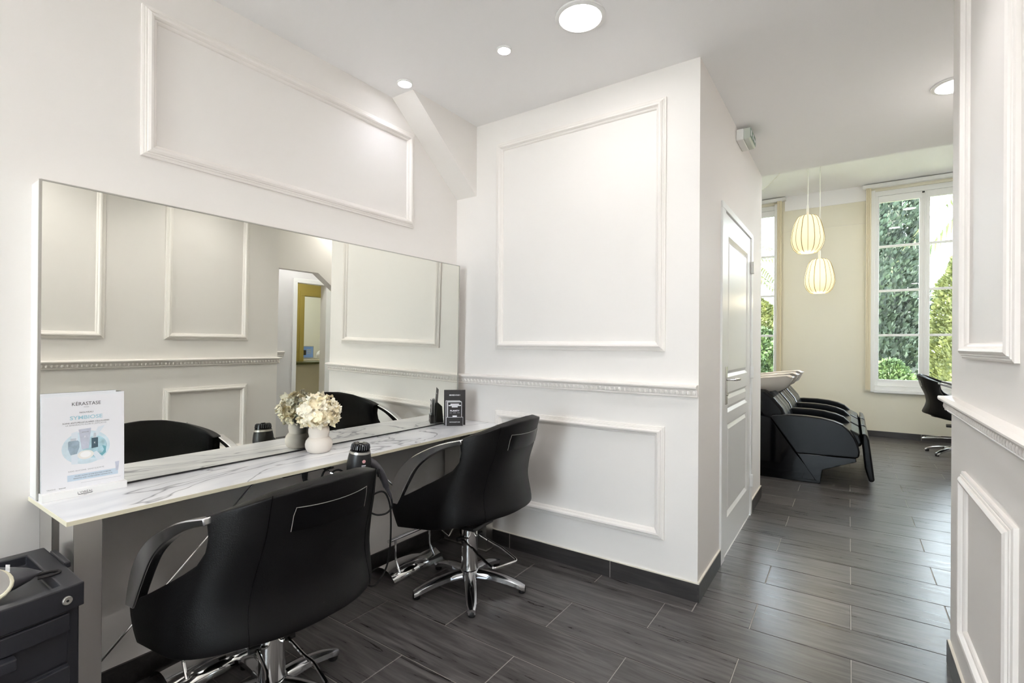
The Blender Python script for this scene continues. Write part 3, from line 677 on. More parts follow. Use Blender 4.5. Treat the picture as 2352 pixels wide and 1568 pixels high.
# ------------------------------------------------------------------ vase and hydrangea
VX, VY = -2.002, 1.353
va = tag(obj('vase', MB().lathe([(0, 0), (.04, 0), (.05, .006), (.058, .022), (.0595, .038), (.056, .054), (.047, .066), (.042, .070), (.043, .078), (.046, .092), (.045, .108), (.040, .118), (.035, .121), (.032, .116), (.034, .10), (.03, .02), (0, .012)], 40), ceramic_m, smooth=True), 'double-bulge cream ceramic vase on the marble counter', 'vase')
va.location = (VX, VY, CT)
hy = thing('hydrangea_bouquet', 'ball of cream hydrangea flowers in the bulging vase', 'flowers', (VX, VY, CT+.118))
fl = []
for k in range(5):
    v = []; f = []; r = random.Random(k)
    for q in range(4):
        a = q*PI/2+r.uniform(-.25, .25); L2 = .021*r.uniform(.8, 1.15); wv = .0125*r.uniform(.8, 1.1); o = len(v); lift = r.uniform(.15, .55)
        pr = [(0, 0), (.35, -.75), (.75, -1), (1, -.35), (1.05, .1), (.95, .5), (.7, 1), (.35, .75)]
        for s, tt in pr:
            x = L2*s; y = wv*tt; z = L2*lift*s*s+.004*math.sin(tt*3+k)*s-.10*abs(tt)*wv
            v.append((x*math.cos(a)-y*math.sin(a), x*math.sin(a)+y*math.cos(a), z+.0006*q))
        f.append(tuple(range(o, o+8)))
    me = bpy.data.meshes.new('floret'); me.from_pydata(v, [], f); me.materials.append(petal_m if k % 3 else petal2_m); fl.append(me)
for i in range(150):
    zz = 1-1.72*(i+.5)/150; rr = math.sqrt(max(0, 1-zz*zz)); a = i*2.39996
    d = Vector((rr*math.cos(a), rr*math.sin(a), zz)); R = random.uniform(.068, .086) if i % 4 else random.uniform(.05, .065)
    p = Vector((d.x*R*1.0, d.y*R*1.12, .062+d.z*R*.92))
    if p.x < -.078: p.x = -.078
    o = bpy.data.objects.new('floret', random.choice(fl)); C.objects.link(o); o.parent = hy; o.location = p
    q = Vector((0, 0, 1)).rotation_difference((d+Vector([random.uniform(-.45, .45) for _ in 'xyz'])).normalized()); o.rotation_mode = 'QUATERNION'
    o.rotation_quaternion = q @ Matrix.Rotation(random.uniform(0, 6), 3, 'Z').to_quaternion(); s = random.uniform(.85, 1.2); o.scale = (s, s, s)
obj('flower_core', MB().lathe([(0, -.02), (.03, -.012), (.055, .03), (.06, .06), (.05, .1), (.03, .12), (0, .127)], 20), petal2_m, hy, smooth=True)
obj('stem', MB().tube([(0, 0, -.1), (.002, 0, -.02), (0, 0, .03)], .004, 6), leaf_c, hy)

# ------------------------------------------------------------------ poster display
pt = thing('poster_display', 'clear acrylic counter display holding a white shampoo poster', 'display', (-2.052, .532, CT))
PB = MB().box((-.028, -.108, 0), (.014, .108, .0)) if False else B((-.026, -.108, 0), (.014, .108, .024))
obj('base', PB, white_m, pt, bevel=.0015, label='white slotted base')
acr = mat('acrylic_edge', (238, 240, 244), .15)
LEAN = Matrix.Translation((-.004, 0, .012)) @ Matrix.Rotation(-.02, 4, 'Y')
obj('acrylic_sheet', B((-.006, -.106, 0), (-.003, .106, .316)).xf(LEAN), acr, pt)
obj('acrylic_sheet', B((-.012, -.106, 0), (-.0095, .085, .321)).xf(LEAN), acr, pt)
po = obj('poster', B((-.0025, -.1045, .002), (-.0015, .1045, .309)).xf(LEAN), paper_m, pt, label='white printed poster')
def pm_(y, z, x=-.0012): return LEAN @ Matrix.Translation((x, y, z)) @ Matrix(((0, 0, 1, 0), (1, 0, 0, 0), (0, 1, 0, 0), (0, 0, 0, 1)))
for s, z, size, mm, sx, bd in (('K\u00c9RASTASE', .278, .0155, ink_m, .95, 0), ('PARIS', .2705, .0045, ink2_m, 1.2, 0), ('NOUVEAU', .2525, .0068, ink_m, 1.1, 0), ('SYMBIOSE', .233, .0165, mat('print_aqua', (168, 206, 218), .5), 1.15, .0003),
        ('SOINS ANTI-PELLICULAIRES CELLULAIRES', .2205, .0062, ink_m, 1.05, .00005), ('LA SENSORIALIT\u00c9 ALLI\u00c9E \u00c0 L\u2019EFFICACIT\u00c9', .2135, .0058, ink2_m, 1.0, 0),
        ('SANS SILICONE, SANS SULFATE', .0655, .0060, ink2_m, 1.1, 0)):
    text('lettering', s, size, pm_(.004, z), mm, po, sx=sx, bold=bd)
def flat(name, poly, mm, x=-.0013): # polygon in poster (y,z)
    return obj(name, MB().add([tuple(LEAN @ Vector((x, a, b))) for a, b in poly], [tuple(range(len(poly)))]), mm, po)
def ell(cy, cz, ry, rz, n=28): return [(cy+ry*math.cos(2*PI*i/n), cz+rz*math.sin(2*PI*i/n)) for i in range(n)]
flat('print_circle', ell(.004, .140, .062, .054), teal2_m, -.00148)
flat('print_circle', ell(.026, .138, .032, .036), mat('print_aqua2', (176, 210, 220), .5, var=.2, vscale=60), -.00146)
flat('print_swirl', [(.02, .11), (.04, .10), (.055, .115), (.055, .135), (.045, .14), (.05, .125), (.045, .115), (.03, .115)], teal_m, -.00144)
flat('print_k_shape', [(-.034, .09), (-.018, .088), (-.018, .195), (-.034, .19)], mat('print_glassy', (222, 230, 238), .5), -.00143)
flat('print_k_shape', [(.018, .165), (.034, .203), (.052, .206), (.03, .170)], mat('print_glassy', (222, 230, 238), .5), -.00142)
flat('print_k_shape', [(.018, .118), (.034, .092), (.052, .094), (.03, .124)], mat('print_glassy', (222, 230, 238), .5), -.00142)
flat('print_bottle', [(-.042, .162), (-.040, .165), (-.018, .165), (-.014, .160), (-.014, .142), (-.020, .122), (-.036, .120), (-.042, .14)], steelblue_m, -.00140)
flat('print_cap', [(-.036, .165), (-.022, .165), (-.022, .173), (-.036, .173)], mat('print_silver', (196, 202, 210), .4), -.00138)
flat('print_tube', [(-.016, .200), (.016, .202), (.010, .136), (-.008, .134)], mat('print_lilac', (196, 200, 214), .5, var=.1, vscale=50), -.00136)
flat('print_dropper', [(.017, .168), (.034, .168), (.034, .136), (.017, .134)], navy_m, -.00134)
flat('print_dropper_top', [(.021, .168), (.030, .168), (.028, .184), (.023, .184)], mat('print_silver', (196, 202, 210), .4), -.00134)
flat('print_dish', ell(.002, .116, .021, .0145), mat('print_cream', (236, 234, 230), .5), -.00132)
flat('print_dish', ell(.002, .117, .014, .010), mat('print_white', (246, 246, 246), .5), -.00130)
text('lettering', 'K', .008, pm_(.0255, .149), paper_m, po); text('lettering', 'K', .009, pm_(.001, .172), paper_m, po)
text('lettering', 'K\u00c9RASTASE', .0034, pm_(.001, .189), ink_m, po)
flat('print_band', [(-.044, .036), (.088, .036), (.088, .056), (-.044, .056)], mat('print_band', (200, 216, 230), .5), -.00138)
text('lettering', 'POUR L\u2019ACHAT D\u2019UNE ROUTINE SYMBIOSE,', .0046, pm_(.022, .0485), ink_m, po, sx=1.05); text('lettering', 'REPARTEZ AVEC VOTRE FORMAT VOYAGE 30 ML', .0046, pm_(.022, .0415), ink_m, po, sx=1.0)
flat('print_tube', [(.080, .078), (.0915, .079), (.0885, .048), (.0825, .048)], mat('print_lilac', (196, 200, 214), .5), -.0013)
flat('print_rule', [(-.01, .0265), (.096, .0265), (.096, .0270), (-.01, .0270)], ink2_m)
text('lettering', 'TRIONS', .0056, pm_(-.083, .0175), ink2_m, po, sx=1.1); text('lettering', 'beaut\u00e9', .0058, pm_(-.056, .0175), ink_m, po, sx=1.05)
obj('lettering', MB(), ink_m, pt) if False else None
T2 = Matrix.Translation((.0142, -.004, .0085)) @ Matrix(((0, 0, 1, 0), (1, 0, 0, 0), (0, 1, 0, 0), (0, 0, 0, 1)))
text('lettering', 'L\u2019OR\u00c9AL', .0105, T2, ink_m, pt, sx=1.0); obj('logo_bar', B((.0139, -.022, .0055), (.0143, .014, .0072)), ink_m, pt)
text('lettering', 'PARIS', .003, Matrix.Translation((.0142, -.004, .0022)) @ Matrix(((0, 0, 1, 0), (1, 0, 0, 0), (0, 1, 0, 0), (0, 0, 0, 1))), ink_m, pt)

# ------------------------------------------------------------------ leaflet stand (local: front faces -y)
ls = thing('leaflet_stand', 'small black card stand holding booking leaflets at the counter end', 'leaflet stand', (-2.0, 2.29, CT), math.atan2(.0875, .0985)+0.0)
bk = obj('back_board', MB().box((-.0655, -.0015, 0), (.0655, .0015, .216)).xf(Matrix.Rotation(-.06, 4, 'X')), card_m, ls, bevel=.001)
obj('side_wing', MB().prism([(0, 0), (.055, 0), (.045, .10), (.012, .13), (0, .12)], 0, -.0015, .0015), card_m, ls)
pk = MB().box((-.05, -.032, 0), (.05, -.030, .052)).box((-.05, -.032, 0), (-.048, 0, .052)).box((.048, -.032, 0), (.05, 0, .052)).box((-.05, -.032, 0), (.05, 0, .002))
obj('pocket', pk, card_m, ls)
obj('pocket_edge', B((-.0505, -.0326, .052), (.0505, -.0296, .0533)).box((-.0505, -.0326, 0), (-.0492, -.0315, .052)).box((.0492, -.0326, 0), (.0505, -.0315, .052)), paper_m, ls)
FM = lambda x, y, z: Matrix.Translation((x, y, z)) @ Matrix(((1, 0, 0, 0), (0, 0, -1, 0), (0, 1, 0, 0), (0, 0, 0, 1)))
for i, (dx, y, z) in enumerate(((-.012, -.008, .152), (-.004, -.016, .149), (0, -.026, .146))):
    c = obj('leaflet', B((-.043+dx, y, .003), (.043+dx, y+.0012, z)), paper_m, ls)
    obj('leaflet_face', B((-.0405+dx, y-.0004, .003), (.0405+dx, y, z-.0025)), card_m, c)
    last = (c, y)
c, y = last
for wd, z in ((.026, .1285), (.0375, .1205), (.018, .1125)): obj('text_block', B((-wd, y-.0009, z), (wd, y-.0004, z+.0062)), paper_m, c)
text('lettering', 'PLANITY', .0125, FM(0, y-.001, .0875), paper_m, c, sx=1.15, bold=.0004)
for x0, x1 in ((-.031, -.018), (-.010, .009), (.016, .031)): obj('text_block', B((x0, y-.0009, .0775), (x1, y-.0004, .0800)), ink2_m, c)
obj('text_block', B((-.013, y-.0009, .054), (.013, y-.0004, .0625)), paper_m, c)
text('lettering', 'SERVEZ-VOUS !', .0105, FM(0, -.0028, .180) @ Matrix.Rotation(.0, 4, 'X'), paper_m, bk, sx=.95, bold=.0003).location = (0, .0105, 0)
text('lettering', 'WWW.PLANITY.COM', .0068, FM(0, -.0327, .021), paper_m, ls, sx=.95, bold=.0002)

# ------------------------------------------------------------------ hair dryer, holder, cables
hd = thing('hair_dryer', 'black salon hair dryer hanging nose down at the counter edge', 'hair dryer', (-1.715, 1.343, .66))
AX = Vector((.10, .02, 1)).normalized()
obj('body', MB().lathe([(.030, -.02), (.038, .0), (.044, .03), (.0485, .065), (.0495, .09), (.047, .115), (.0425, .138), (.040, .146)], 32, (0, 0, 0), AX), blackp_m, hd, smooth=True)
obj('nozzle', MB().lathe([(.026, -.075), (.029, -.06), (.030, -.02)], 24, (0, 0, 0), AX), blackp_m, hd, smooth=True)
rb = MB(); rr = Vector((0, 0, 1)).rotation_difference(AX).to_matrix()
obj('chrome_band', MB().lathe([(.0432, .1335), (.0438, .134), (.0418, .1425), (.0405, .142)], 32, (0, 0, 0), AX), silver_m, hd, smooth=True)
gr = obj('rear_grille', MB().lathe([(.0385, .144), (.0385, .150), (.0355, .168), (.030, .172), (.026, .171), (.024, .174), (.012, .1745), (.010, .177), (0, .177)], 32, (0, 0, 0), AX), gloss_m, hd, smooth=True)
tb = MB()
for k in range(26):
    a = 2*PI*k/26; p = [rr @ Vector((r*math.cos(a), r*math.sin(a), z)) for r, z in ((.0388, .152), (.0362, .168), (.030, .173))]; tb.tube(p, .0016, 5)
obj('grille_teeth', tb, grey_m, gr)
obj('grille_cap', MB().lathe([(0, .1765), (.009, .1765), (.009, .1782), (0, .1785)], 20, (0, 0, 0), AX), silver_m, gr)
hp = [(.022, .032, .092), (.03, .055, .078), (.036, .085, .045), (.037, .112, .0), (.034, .128, -.035)]
hn = obj('handle', MB().tube(hp, [.020, .019, .017, .015, .013], 14, 4), grey_m, hd, smooth=True, label='grey handle')
obj('switch', B((.045, .06, .04), (.055, .075, .055)), blackp_m, hn, bevel=.002); obj('switch', B((.045, .068, .02), (.055, .08, .034)), blackp_m, hn, bevel=.002)
for k in range(7): obj('strain_relief', MB().lathe([(.0095-.0006*k, -.0025), (.0108-.0006*k, 0), (.0095-.0006*k, .0025)], 12, (.033-.001*k, .131+.0045*k, -.04-.0075*k), (-.1, .5, -.86)), grey_m, hn, smooth=True)
obj('cable_boot', MB().tube([(.034, .128, -.035), (.026, .165, -.10)], [.009, .0045], 10), grey_m, hn, smooth=True)
nd = rr @ Vector((.68, -.73, 0)).normalized()
def stick(name, r, n0, off, mm, par_):
    c = rr @ (Vector((.60, -.8, 0)).normalized()*off+Vector((0, 0, n0))); mbx = MB().lathe([(0, 0), (r, 0), (r, .0012), (0, .0012)], 20, c, rr @ Vector((.60, -.8, .12)))
    return obj(name, mbx, mm, par_)
def body_dir(a): return Vector((math.cos(a), math.sin(a), 0))
DA = math.atan2(-.60, .80)
c0 = rr @ (body_dir(DA+.35)*.0482+Vector((0, 0, .108))); obj('sticker', MB().lathe([(0, 0), (.0072, 0), (.0072, .0014), (0, .0014)], 20, c0, rr @ body_dir(DA+.35)), pink_m, hd)
ndir = rr @ body_dir(DA+.35); up3 = (AX-ndir*AX.dot(ndir)).normalized(); sd = up3.cross(ndir)
for j, wd in enumerate((.018, .016, .014)):
    c1 = rr @ (body_dir(DA+.35)*.0502+Vector((0, 0, .091-.0052*j))); q = [c1-sd*.009+up3*.0012, c1-sd*.009-up3*.0012, c1-sd*.009+sd*wd-up3*.0012, c1-sd*.009+sd*wd+up3*.0012]
    obj('print_line', MB().add([tuple(p) for p in q]+[tuple(p-ndir*.001) for p in q], [(0, 1, 2, 3), (7, 6, 5, 4), (0, 3, 7, 4), (1, 0, 4, 5), (2, 1, 5, 6), (3, 2, 6, 7)]), paper_m, hd)
# flex
cab = [(.026, .165, -.10), (.018, .176, -.14), (.012, .15, -.165), (.0, .10, -.16), (-.02, .07, -.13), (-.03, .10, -.085), (-.015, .155, -.075), (-.01, .188, -.14), (-.015, .20, -.25), (-.02, .195, -.38), (-.04, .18, -.46), (-.05, .13, -.50), (-.04, .07, -.45), (-.06, .0, -.33), (-.09, -.08, -.15), (-.12, -.14, .0), (-.13, -.17, .055)]
obj('cord', MB().tube(cab, .0042, 8, 6), rubber_m, hd, smooth=True)
lp = [(-.11, -.04, .06), (-.09, -.10, .055), (-.08, -.13, -.02), (-.085, -.125, -.09), (-.10, -.06, -.12), (-.10, -.02, -.05), (-.09, -.06, .04), (-.075, -.02, .045), (-.06, .01, -.04)]
obj('cord_loop', MB().tube(lp, .0042, 8, 6), rubber_m, hd, smooth=True)
obj('plug', MB().tube([(-.115, -.17, .068), (-.115, -.17, .045), (-.115, -.168, .02)], [.013, .011, .007], 10), rubber_m, hd, smooth=True)
obj('plug_cord', MB().tube([(-.115, -.168, .03), (-.112, -.165, -.05), (-.12, -.16, -.2), (-.2, -.1, -.35)], .005, 8, 5), rubber_m, hd, smooth=True)
ho = thing('dryer_holder', 'white wire hair dryer holder screwed under the counter edge', 'holder', (-1.79, 1.32, CT-.05))
ring = [(.075+.040*math.cos(a), .023+.040*math.sin(a), -.012) for a in np.linspace(0, 2*PI, 20, endpoint=False)]
obj('ring', MB().tube(ring, .004, 8, closed=True), chrome_m, ho, smooth=True)
obj('arm', MB().tube([(-.10, -.06, .033), (-.04, -.05, .01), (0, -.03, -.008), (.04, .0, -.012)], .0045, 8, 4), chrome_m, ho, smooth=True)
obj('mount', B((-.13, -.08, .03), (-.08, -.04, .0365)), chrome_m, ho, bevel=.001)

# ------------------------------------------------------------------ trolley (lower left)
tr = thing('salon_trolley', 'black plastic salon trolley with tray top and lockable drawers', 'trolley', (-1.80, .20, 0))
TZ = .64; bx0, bx1, by0, by1 = -.175, .188, -.22, .217
def bow(x, y): return x+.030*(1-((y-by1)/(by0-by1)*2-1)**2) if x > .1 else x
ys = np.linspace(by0, by1, 9)
front = [(bow(bx1, yy), yy) for yy in ys]
outl = [(bx0, by0)]+front+[(bx0, by1)]
obj('body', MB().prism([(x-.014 if x > .1 else x+.01, y*.97) for x, y in outl], 2, .08, TZ-.055), trol_m, tr, bevel=.004)
# top rim as a frame with a sunken tray
inn = [(bx0+.035, by0+.04)]+[(bow(bx1, yy*.8)-.03, yy*.80) for yy in ys]+[(bx0+.035, by1-.045)]
n = len(outl); v = [(x, y, TZ-.058) for x, y in outl]+[(x, y, TZ) for x, y in outl]+[(x, y, TZ) for x, y in inn]+[(x, y, TZ-.028) for x, y in inn]
f = [(k*n+i, k*n+(i+1) % n, (k+1)*n+(i+1) % n, (k+1)*n+i) for k in range(3) for i in range(n)]+[tuple(range(3*n, 4*n))]
obj('tray_top', MB().add(v, f), trol_m, tr, bevel=.003)
obj('side_grip', B((-.11, by1-.002, TZ-.01), (.03, by1+.012, TZ+.006)), trol_m, tr, bevel=.003)
lk = obj('lock', MB().lathe([(0, 0), (.0105, 0), (.0105, .003), (.009, .0055), (0, .0055)], 24, (bow(bx1, by1-.035), by1-.036, TZ-.032), (1, .12, 0)), silver_m, tr, smooth=True, label='small steel key lock')
obj('keyhole', MB().lathe([(0, 0), (.003, 0), (.003, .001), (0, .001)], 10, (bow(bx1, by1-.035)+.0055, by1-.036, TZ-.032), (1, .12, 0)), blackp_m, lk)
for k, (za, zb2) in enumerate(((TZ-.19, TZ-.064), (TZ-.33, TZ-.195), (.09, TZ-.335))):
    poly = [(bow(bx1, yy*.86)-.012, yy*.86) for yy in ys]; pin = [(x-.02, y) for x, y in poly]
    d = obj('drawer', MB().prism(poly+pin[::-1], 2, za, zb2), trol_m, tr, bevel=.002)
    lip = [(x+.014, y) for x, y in poly]
    obj('drawer_lip', MB().prism(lip+[(x-.014, y) for x, y in lip[::-1]], 2, zb2-.045, zb2-.002), trol_m, d, bevel=.002)
    hx = bow(bx1, 0)-.012; obj('handle', MB().prism([(hx+.002, -.12), (hx+.034, -.12), (hx+.034, .085), (hx+.002, .085)], 2, zb2-.075, zb2-.048), trol_m, d, bevel=.003)
for x in (-.13, .14):
    for y in (-.17, .17):
        c = obj('castor', MB().lathe([(0, -.012), (.03, -.012), (.033, 0), (.03, .012), (0, .012)], 18, (x, y, .033), (1, 0, 0)), blackp_m, tr, smooth=True)
        obj('castor_fork', B((x-.016, y-.012, .03), (x+.016, y+.012, .085)), blackp_m, c, bevel=.003)

# appliance lying in the tray
ap = thing('styling_appliance', 'rounded dark grey appliance lying in the trolley tray, cream rim', 'hair appliance', (-1.74, .262, TZ-.027), -.12)
e = MB(); v = []; f = []
for i in range(13):
    s = i/12; y = -.20+.30*s; r = math.sin(PI*min(1, .12+s*.88))**.6*.068 if s < 1 else 0
    r = .068*(1-max(0, (s-.45)/.55)**2.2)**.75*(.86+.14*math.sin(PI*s))
    for k in range(20):
        a = 2*PI*k/20; v.append((r*math.cos(a), y, .042+.042*(r/.068)*math.sin(a)))
for i in range(12):
    for k in range(20): f.append((i*20+k, i*20+(k+1) % 20, (i+1)*20+(k+1) % 20, (i+1)*20+k))
f.append(tuple(range(20)))
obj('body', e.add(v, f), grey_m, ap, smooth=True)
obj('hanging_loop', MB().tube([(.012, .09, .03), (.012, .115, .03), (.004, .132, .03), (-.008, .132, .03), (-.016, .115, .03), (-.016, .09, .03)], .004, 8, 4), blackp_m, ap, smooth=True)
rg = obj('rim', MB().tube([(.05-.012*math.sin(a), -.004+.045*math.cos(a), .052+.034*math.sin(a)) for a in np.linspace(0, 2*PI, 24, endpoint=False)], .005, 8, closed=True), cream_m, ap, smooth=True, label='cream plastic rim')
obj('reflector', MB().lathe([(0, -.01), (.03, 0), (.042, .008)], 24, (.046, -.004, .052), (1, 0, .25)), chrome_m, ap, smooth=True)
lm = Matrix.Translation((.012, .036, .0715)) @ Matrix.Rotation(-.30, 4, 'X') @ Matrix.Rotation(.2, 4, 'Y')
for k in range(6): obj('print_glyph', B((-.022+.0062*k, -.004, 0), (-.0172+.0062*k, .004, .0012)).xf(lm), paper_m, ap)

# ------------------------------------------------------------------ emergency exit light
ex = thing('exit_sign', 'small white and green emergency exit light box high on the door wall', 'exit sign', (XC, 3.52, 2.607))
obj('housing', MB().box((0, -.108, -.036), (.045, .108, .036)), white_m, ex, bevel=.006)
obj('cover', MB().prism([(.045, -.034), (.074, -.034), (.083, -.026), (.083, .034), (.045, .034)], 1, -.105, .105), clear_m, ex, bevel=.003)
sf = obj('sign_face', B((.0832, -.10, -.022), (.0842, .10, .033)), green_m, ex)
obj('pictogram', B((.0843, -.088, -.012), (.0848, -.058, .024)), paper_m, sf); obj('pictogram', B((.0843, -.012, -.008), (.0848, .012, .022)), paper_m, sf)
obj('pictogram', MB().prism([(.04, .004), (.062, .022), (.062, .010), (.085, .010), (.085, -.002), (.062, -.002), (.062, -.014)], 0, .0843, .0848), paper_m, sf)

# ------------------------------------------------------------------ backwash units
def arm_poly(): return [(-.626, .585), (-.60, .598), (-.471, .612), (-.32, .612), (-.205, .602), (-.11, .583), (-.043, .556), (.01, .505), (.045, .446), (.07, .385), (.082, .325), (.078, .285), (.06, .268), (-.39, .255), (-.405, .262)]
def washer(i, label, last=False):
    y = 5.27+.61*i; W = .61
    t = thing('backwash_chair', label, 'wash chair', (-.3, y+W/2, 0), 0, 'black backwash chairs in a row')
    def P(name, poly, a, b, mm, bev=.012, seg=3, **k): return obj(name, MB().prism(poly, 1, a, b), mm, t, world=True, bevel=bev, seg=seg, **k)
    P('armrest', arm_poly(), y, y+.085, leather2_m, .014)
    if last: P('armrest', arm_poly(), y+W, y+W+.085, leather2_m, .014)
    P('plinth', [(-1.15, .0), (-.24, .0), (-.215, .02), (-.41, .262), (-.62, .57), (-.80, .60), (-1.15, .62)], y+.012, y+W-.012 if not last else y+W+.07, gloss_m, .006)
    P('seat_support', [(-.40, .26), (.055, .268), (.058, .235), (-.195, .13), (-.212, .0), (-.235, .0)], y+.01, y+W-.02, gloss_m, .006)
    P('seat_cushion', [(-.5, .33), (.02, .36), (.085, .355), (.105, .40), (.085, .47), (.02, .505), (-.15, .49), (-.5, .47)], y+.09, y+W-.004, leather2_m, .02)
    P('leg_rest', [(.10, .49), (.135, .475), (.15, .43), (.19, .085), (.178, .062), (.15, .065), (.118, .18), (.098, .40)], y+.06, y+W-.01, leather2_m, .014)
    P('back_cushion', [(-.50, .47), (-.44, .47), (-.52, .66), (-.60, .76), (-.68, .825), (-.76, .83), (-.80, .77), (-.70, .55)], y+.07, y+W-.0, leather2_m, .03)
    for yy in (y+.24, y+.43): P('back_seam', [(-.437, .475), (-.434, .475), (-.515, .664), (-.598, .766), (-.678, .832), (-.68, .829), (-.6, .763), (-.517, .662)], yy, yy+.004, gloss_m, 0)
    P('base_foot', [(-.30, 0), (-.22, 0), (-.22, .012), (-.30, .012)], y+.03, y+.06, blackp_m, .002)
    # basin
    v = []; f = []; n = 28; cy = y+W/2+.03
    ringp = [(.255, .235, .985, .07), (.262, .24, .99, .075), (.25, .228, .982, .07), (.20, .18, .92, .01), (.12, .11, .865, -.04), (.13, .12, .84, -.05), (.21, .19, .89, .0), (.25, .232, .975, .068)]
    for rx, ry, z, tilt in ringp:
        for k in range(n):
            a = 2*PI*k/n; q = math.cos(a); x = -.705+rx*q; v.append((x, cy+ry*math.sin(a), z+.03*q-.02*(q > .6)*(abs(math.sin(a)) < .5)-.05))
    m3 = len(ringp)
    for i2 in range(m3):
        for k in range(n): a = i2*n+k; b = i2*n+(k+1) % n; c = ((i2+1) % m3)*n+(k+1) % n; d = ((i2+1) % m3)*n+k; f.append((a, b, c, d))
    f.append(tuple(range(4*n, 5*n)))
    obj('basin', MB().add(v, f), basin_m, t, smooth=True, world=True, label='cream ceramic wash basin')
    P('basin_bracket', [(-.80, .58), (-.68, .62), (-.64, .80), (-.72, .84), (-.82, .80)], cy-.08, cy+.08, gloss_m, .01)
washer(0, 'black backwash chair with basin, nearest of the three in the row'); washer(1, 'black backwash chair with basin, middle of the three in the row'); washer(2, 'black backwash chair with basin, farthest of the three in the row', True)

# ------------------------------------------------------------------ blinds
def blind(x0, x1, railx, label, sgn):
    t = thing('vertical_blind', label, 'blind', ((x0+x1)/2, YE-.055, .60), 0, 'cream vertical blinds beside the windows')
    obj('headrail', B((railx[0], YE-.085, 3.465), (railx[1], YE-.018, 3.515)), white_m, t, world=True, bevel=.004)
    n = 6
    for k in range(n):
        x = x0+(x1-x0)*(k+.5)/n; obj('slat', B((x-.0045, YE-.095+.012*(k % 2), .66), (x+.0045, YE-.02, 3.465)), fabric_m, t, world=True)
    for k in range(n):
        x = x0+(x1-x0)*(k+.5)/n; obj('slat_weight', B((x-.006, YE-.095, .635), (x+.006, YE-.025, .66)), cream_m, t, world=True)
blind(.187, .246, (.145, 1.45), 'cream vertical blind gathered left of the right-hand window', 1)
blind(-.915, -.855, (-2.1, -.80), 'cream vertical blind gathered beside the left-hand window', -1)
struct(obj('trim_4', B((.246, YE-.02, .62), (.292, YE+.01, 3.44)), white_m, bevel=.004), 'white window casing at left of right window')
struct(obj('trim_5', B((-.96, YE-.02, .62), (-.915, YE+.01, 3.44)), white_m, bevel=.004), 'white window casing at right of left window')

# ------------------------------------------------------------------ things beyond the hall door, seen in the mirror
rd = thing('reception_desk', 'pale reception desk with dark green top seen in the mirror', 'desk', (2.88, 4.5, 0))
obj('front', B((2.78, 4.10, 0), (3.0, 4.80, .80)), mat('desk_laminate', (216, 214, 198), .5), rd, world=True, bevel=.003)
obj('top', B((2.72, 4.08, .80), (3.03, 4.83, .835)), mat('desk_green', (84, 88, 56), .4), rd, world=True, bevel=.003)
od = thing('office_desk', 'white office desk behind the reception seen in the mirror', 'desk', (3.75, 5.2, 0))
obj('top', B((3.45, 4.80, .80), (4.0, 5.9, .83)), white_m, od, world=True, bevel=.003)
for yy in (4.85, 5.85): obj('leg', B((3.5, yy-.02, 0), (3.95, yy+.02, .80)), white_m, od, world=True)
lt = thing('laptop', 'open laptop with a blue screen seen in the mirror', 'laptop', (3.68, 5.07, .83), .1)
obj('keyboard', B((-.12, -.16, 0), (.10, .16, .016)), silver_m, lt, bevel=.003)
sc = obj('screen', MB().box((.10, -.16, .01), (.108, .16, .22)), silver_m, lt, bevel=.002); obj('display', B((.098, -.15, .02), (.0995, .15, .212)), screen_m, sc)
obj('window_graphic', B((.097, -.04, .06), (.0978, .02, .15)), ink_m, sc)
for z in (.15, .12, .09): obj('window_graphic', B((.097, .03, z), (.0978, .11, z+.012)), paper_m, sc)
tag(obj('paper_bag', MB().lathe([(0, 0), (.07, .0), (.085, .05), (.07, .11), (.03, .14), (0, .145)], 12, (3.72, 5.36, .83)), paper_m, smooth=True), 'crumpled white paper bag beside the laptop in the mirror', 'bag')
tv = thing('wall_screen', 'dark screen on the ochre wall seen in the mirror', 'screen', (X2-.02, 4.40, 1.15))
obj('panel', B((-.02, -.07, -.17), (.02, .07, .17)), gloss_m, tv, bevel=.004); obj('bezel', B((-.021, -.075, -.175), (-.012, .075, -.165)), blackp_m, tv)
oc = thing('office_chair', 'black office chair glimpsed under the office desk', 'chair', (3.35, 5.0, 0))
obj('seat', B((-.2, -.2, .42), (.2, .2, .48)), blackp_m, oc, bevel=.03); obj('backrest', B((.17, -.18, .5), (.22, .18, .78)), blackp_m, oc, bevel=.02)
obj('column', MB().lathe([(.025, .05), (.025, .43)], 12), blackp_m, oc)
for k in range(5): a = 2*PI*k/5; obj('leg', MB().tube([(0, 0, .08), (.27*math.cos(a), .27*math.sin(a), .045)], .018, 6), blackp_m, oc)

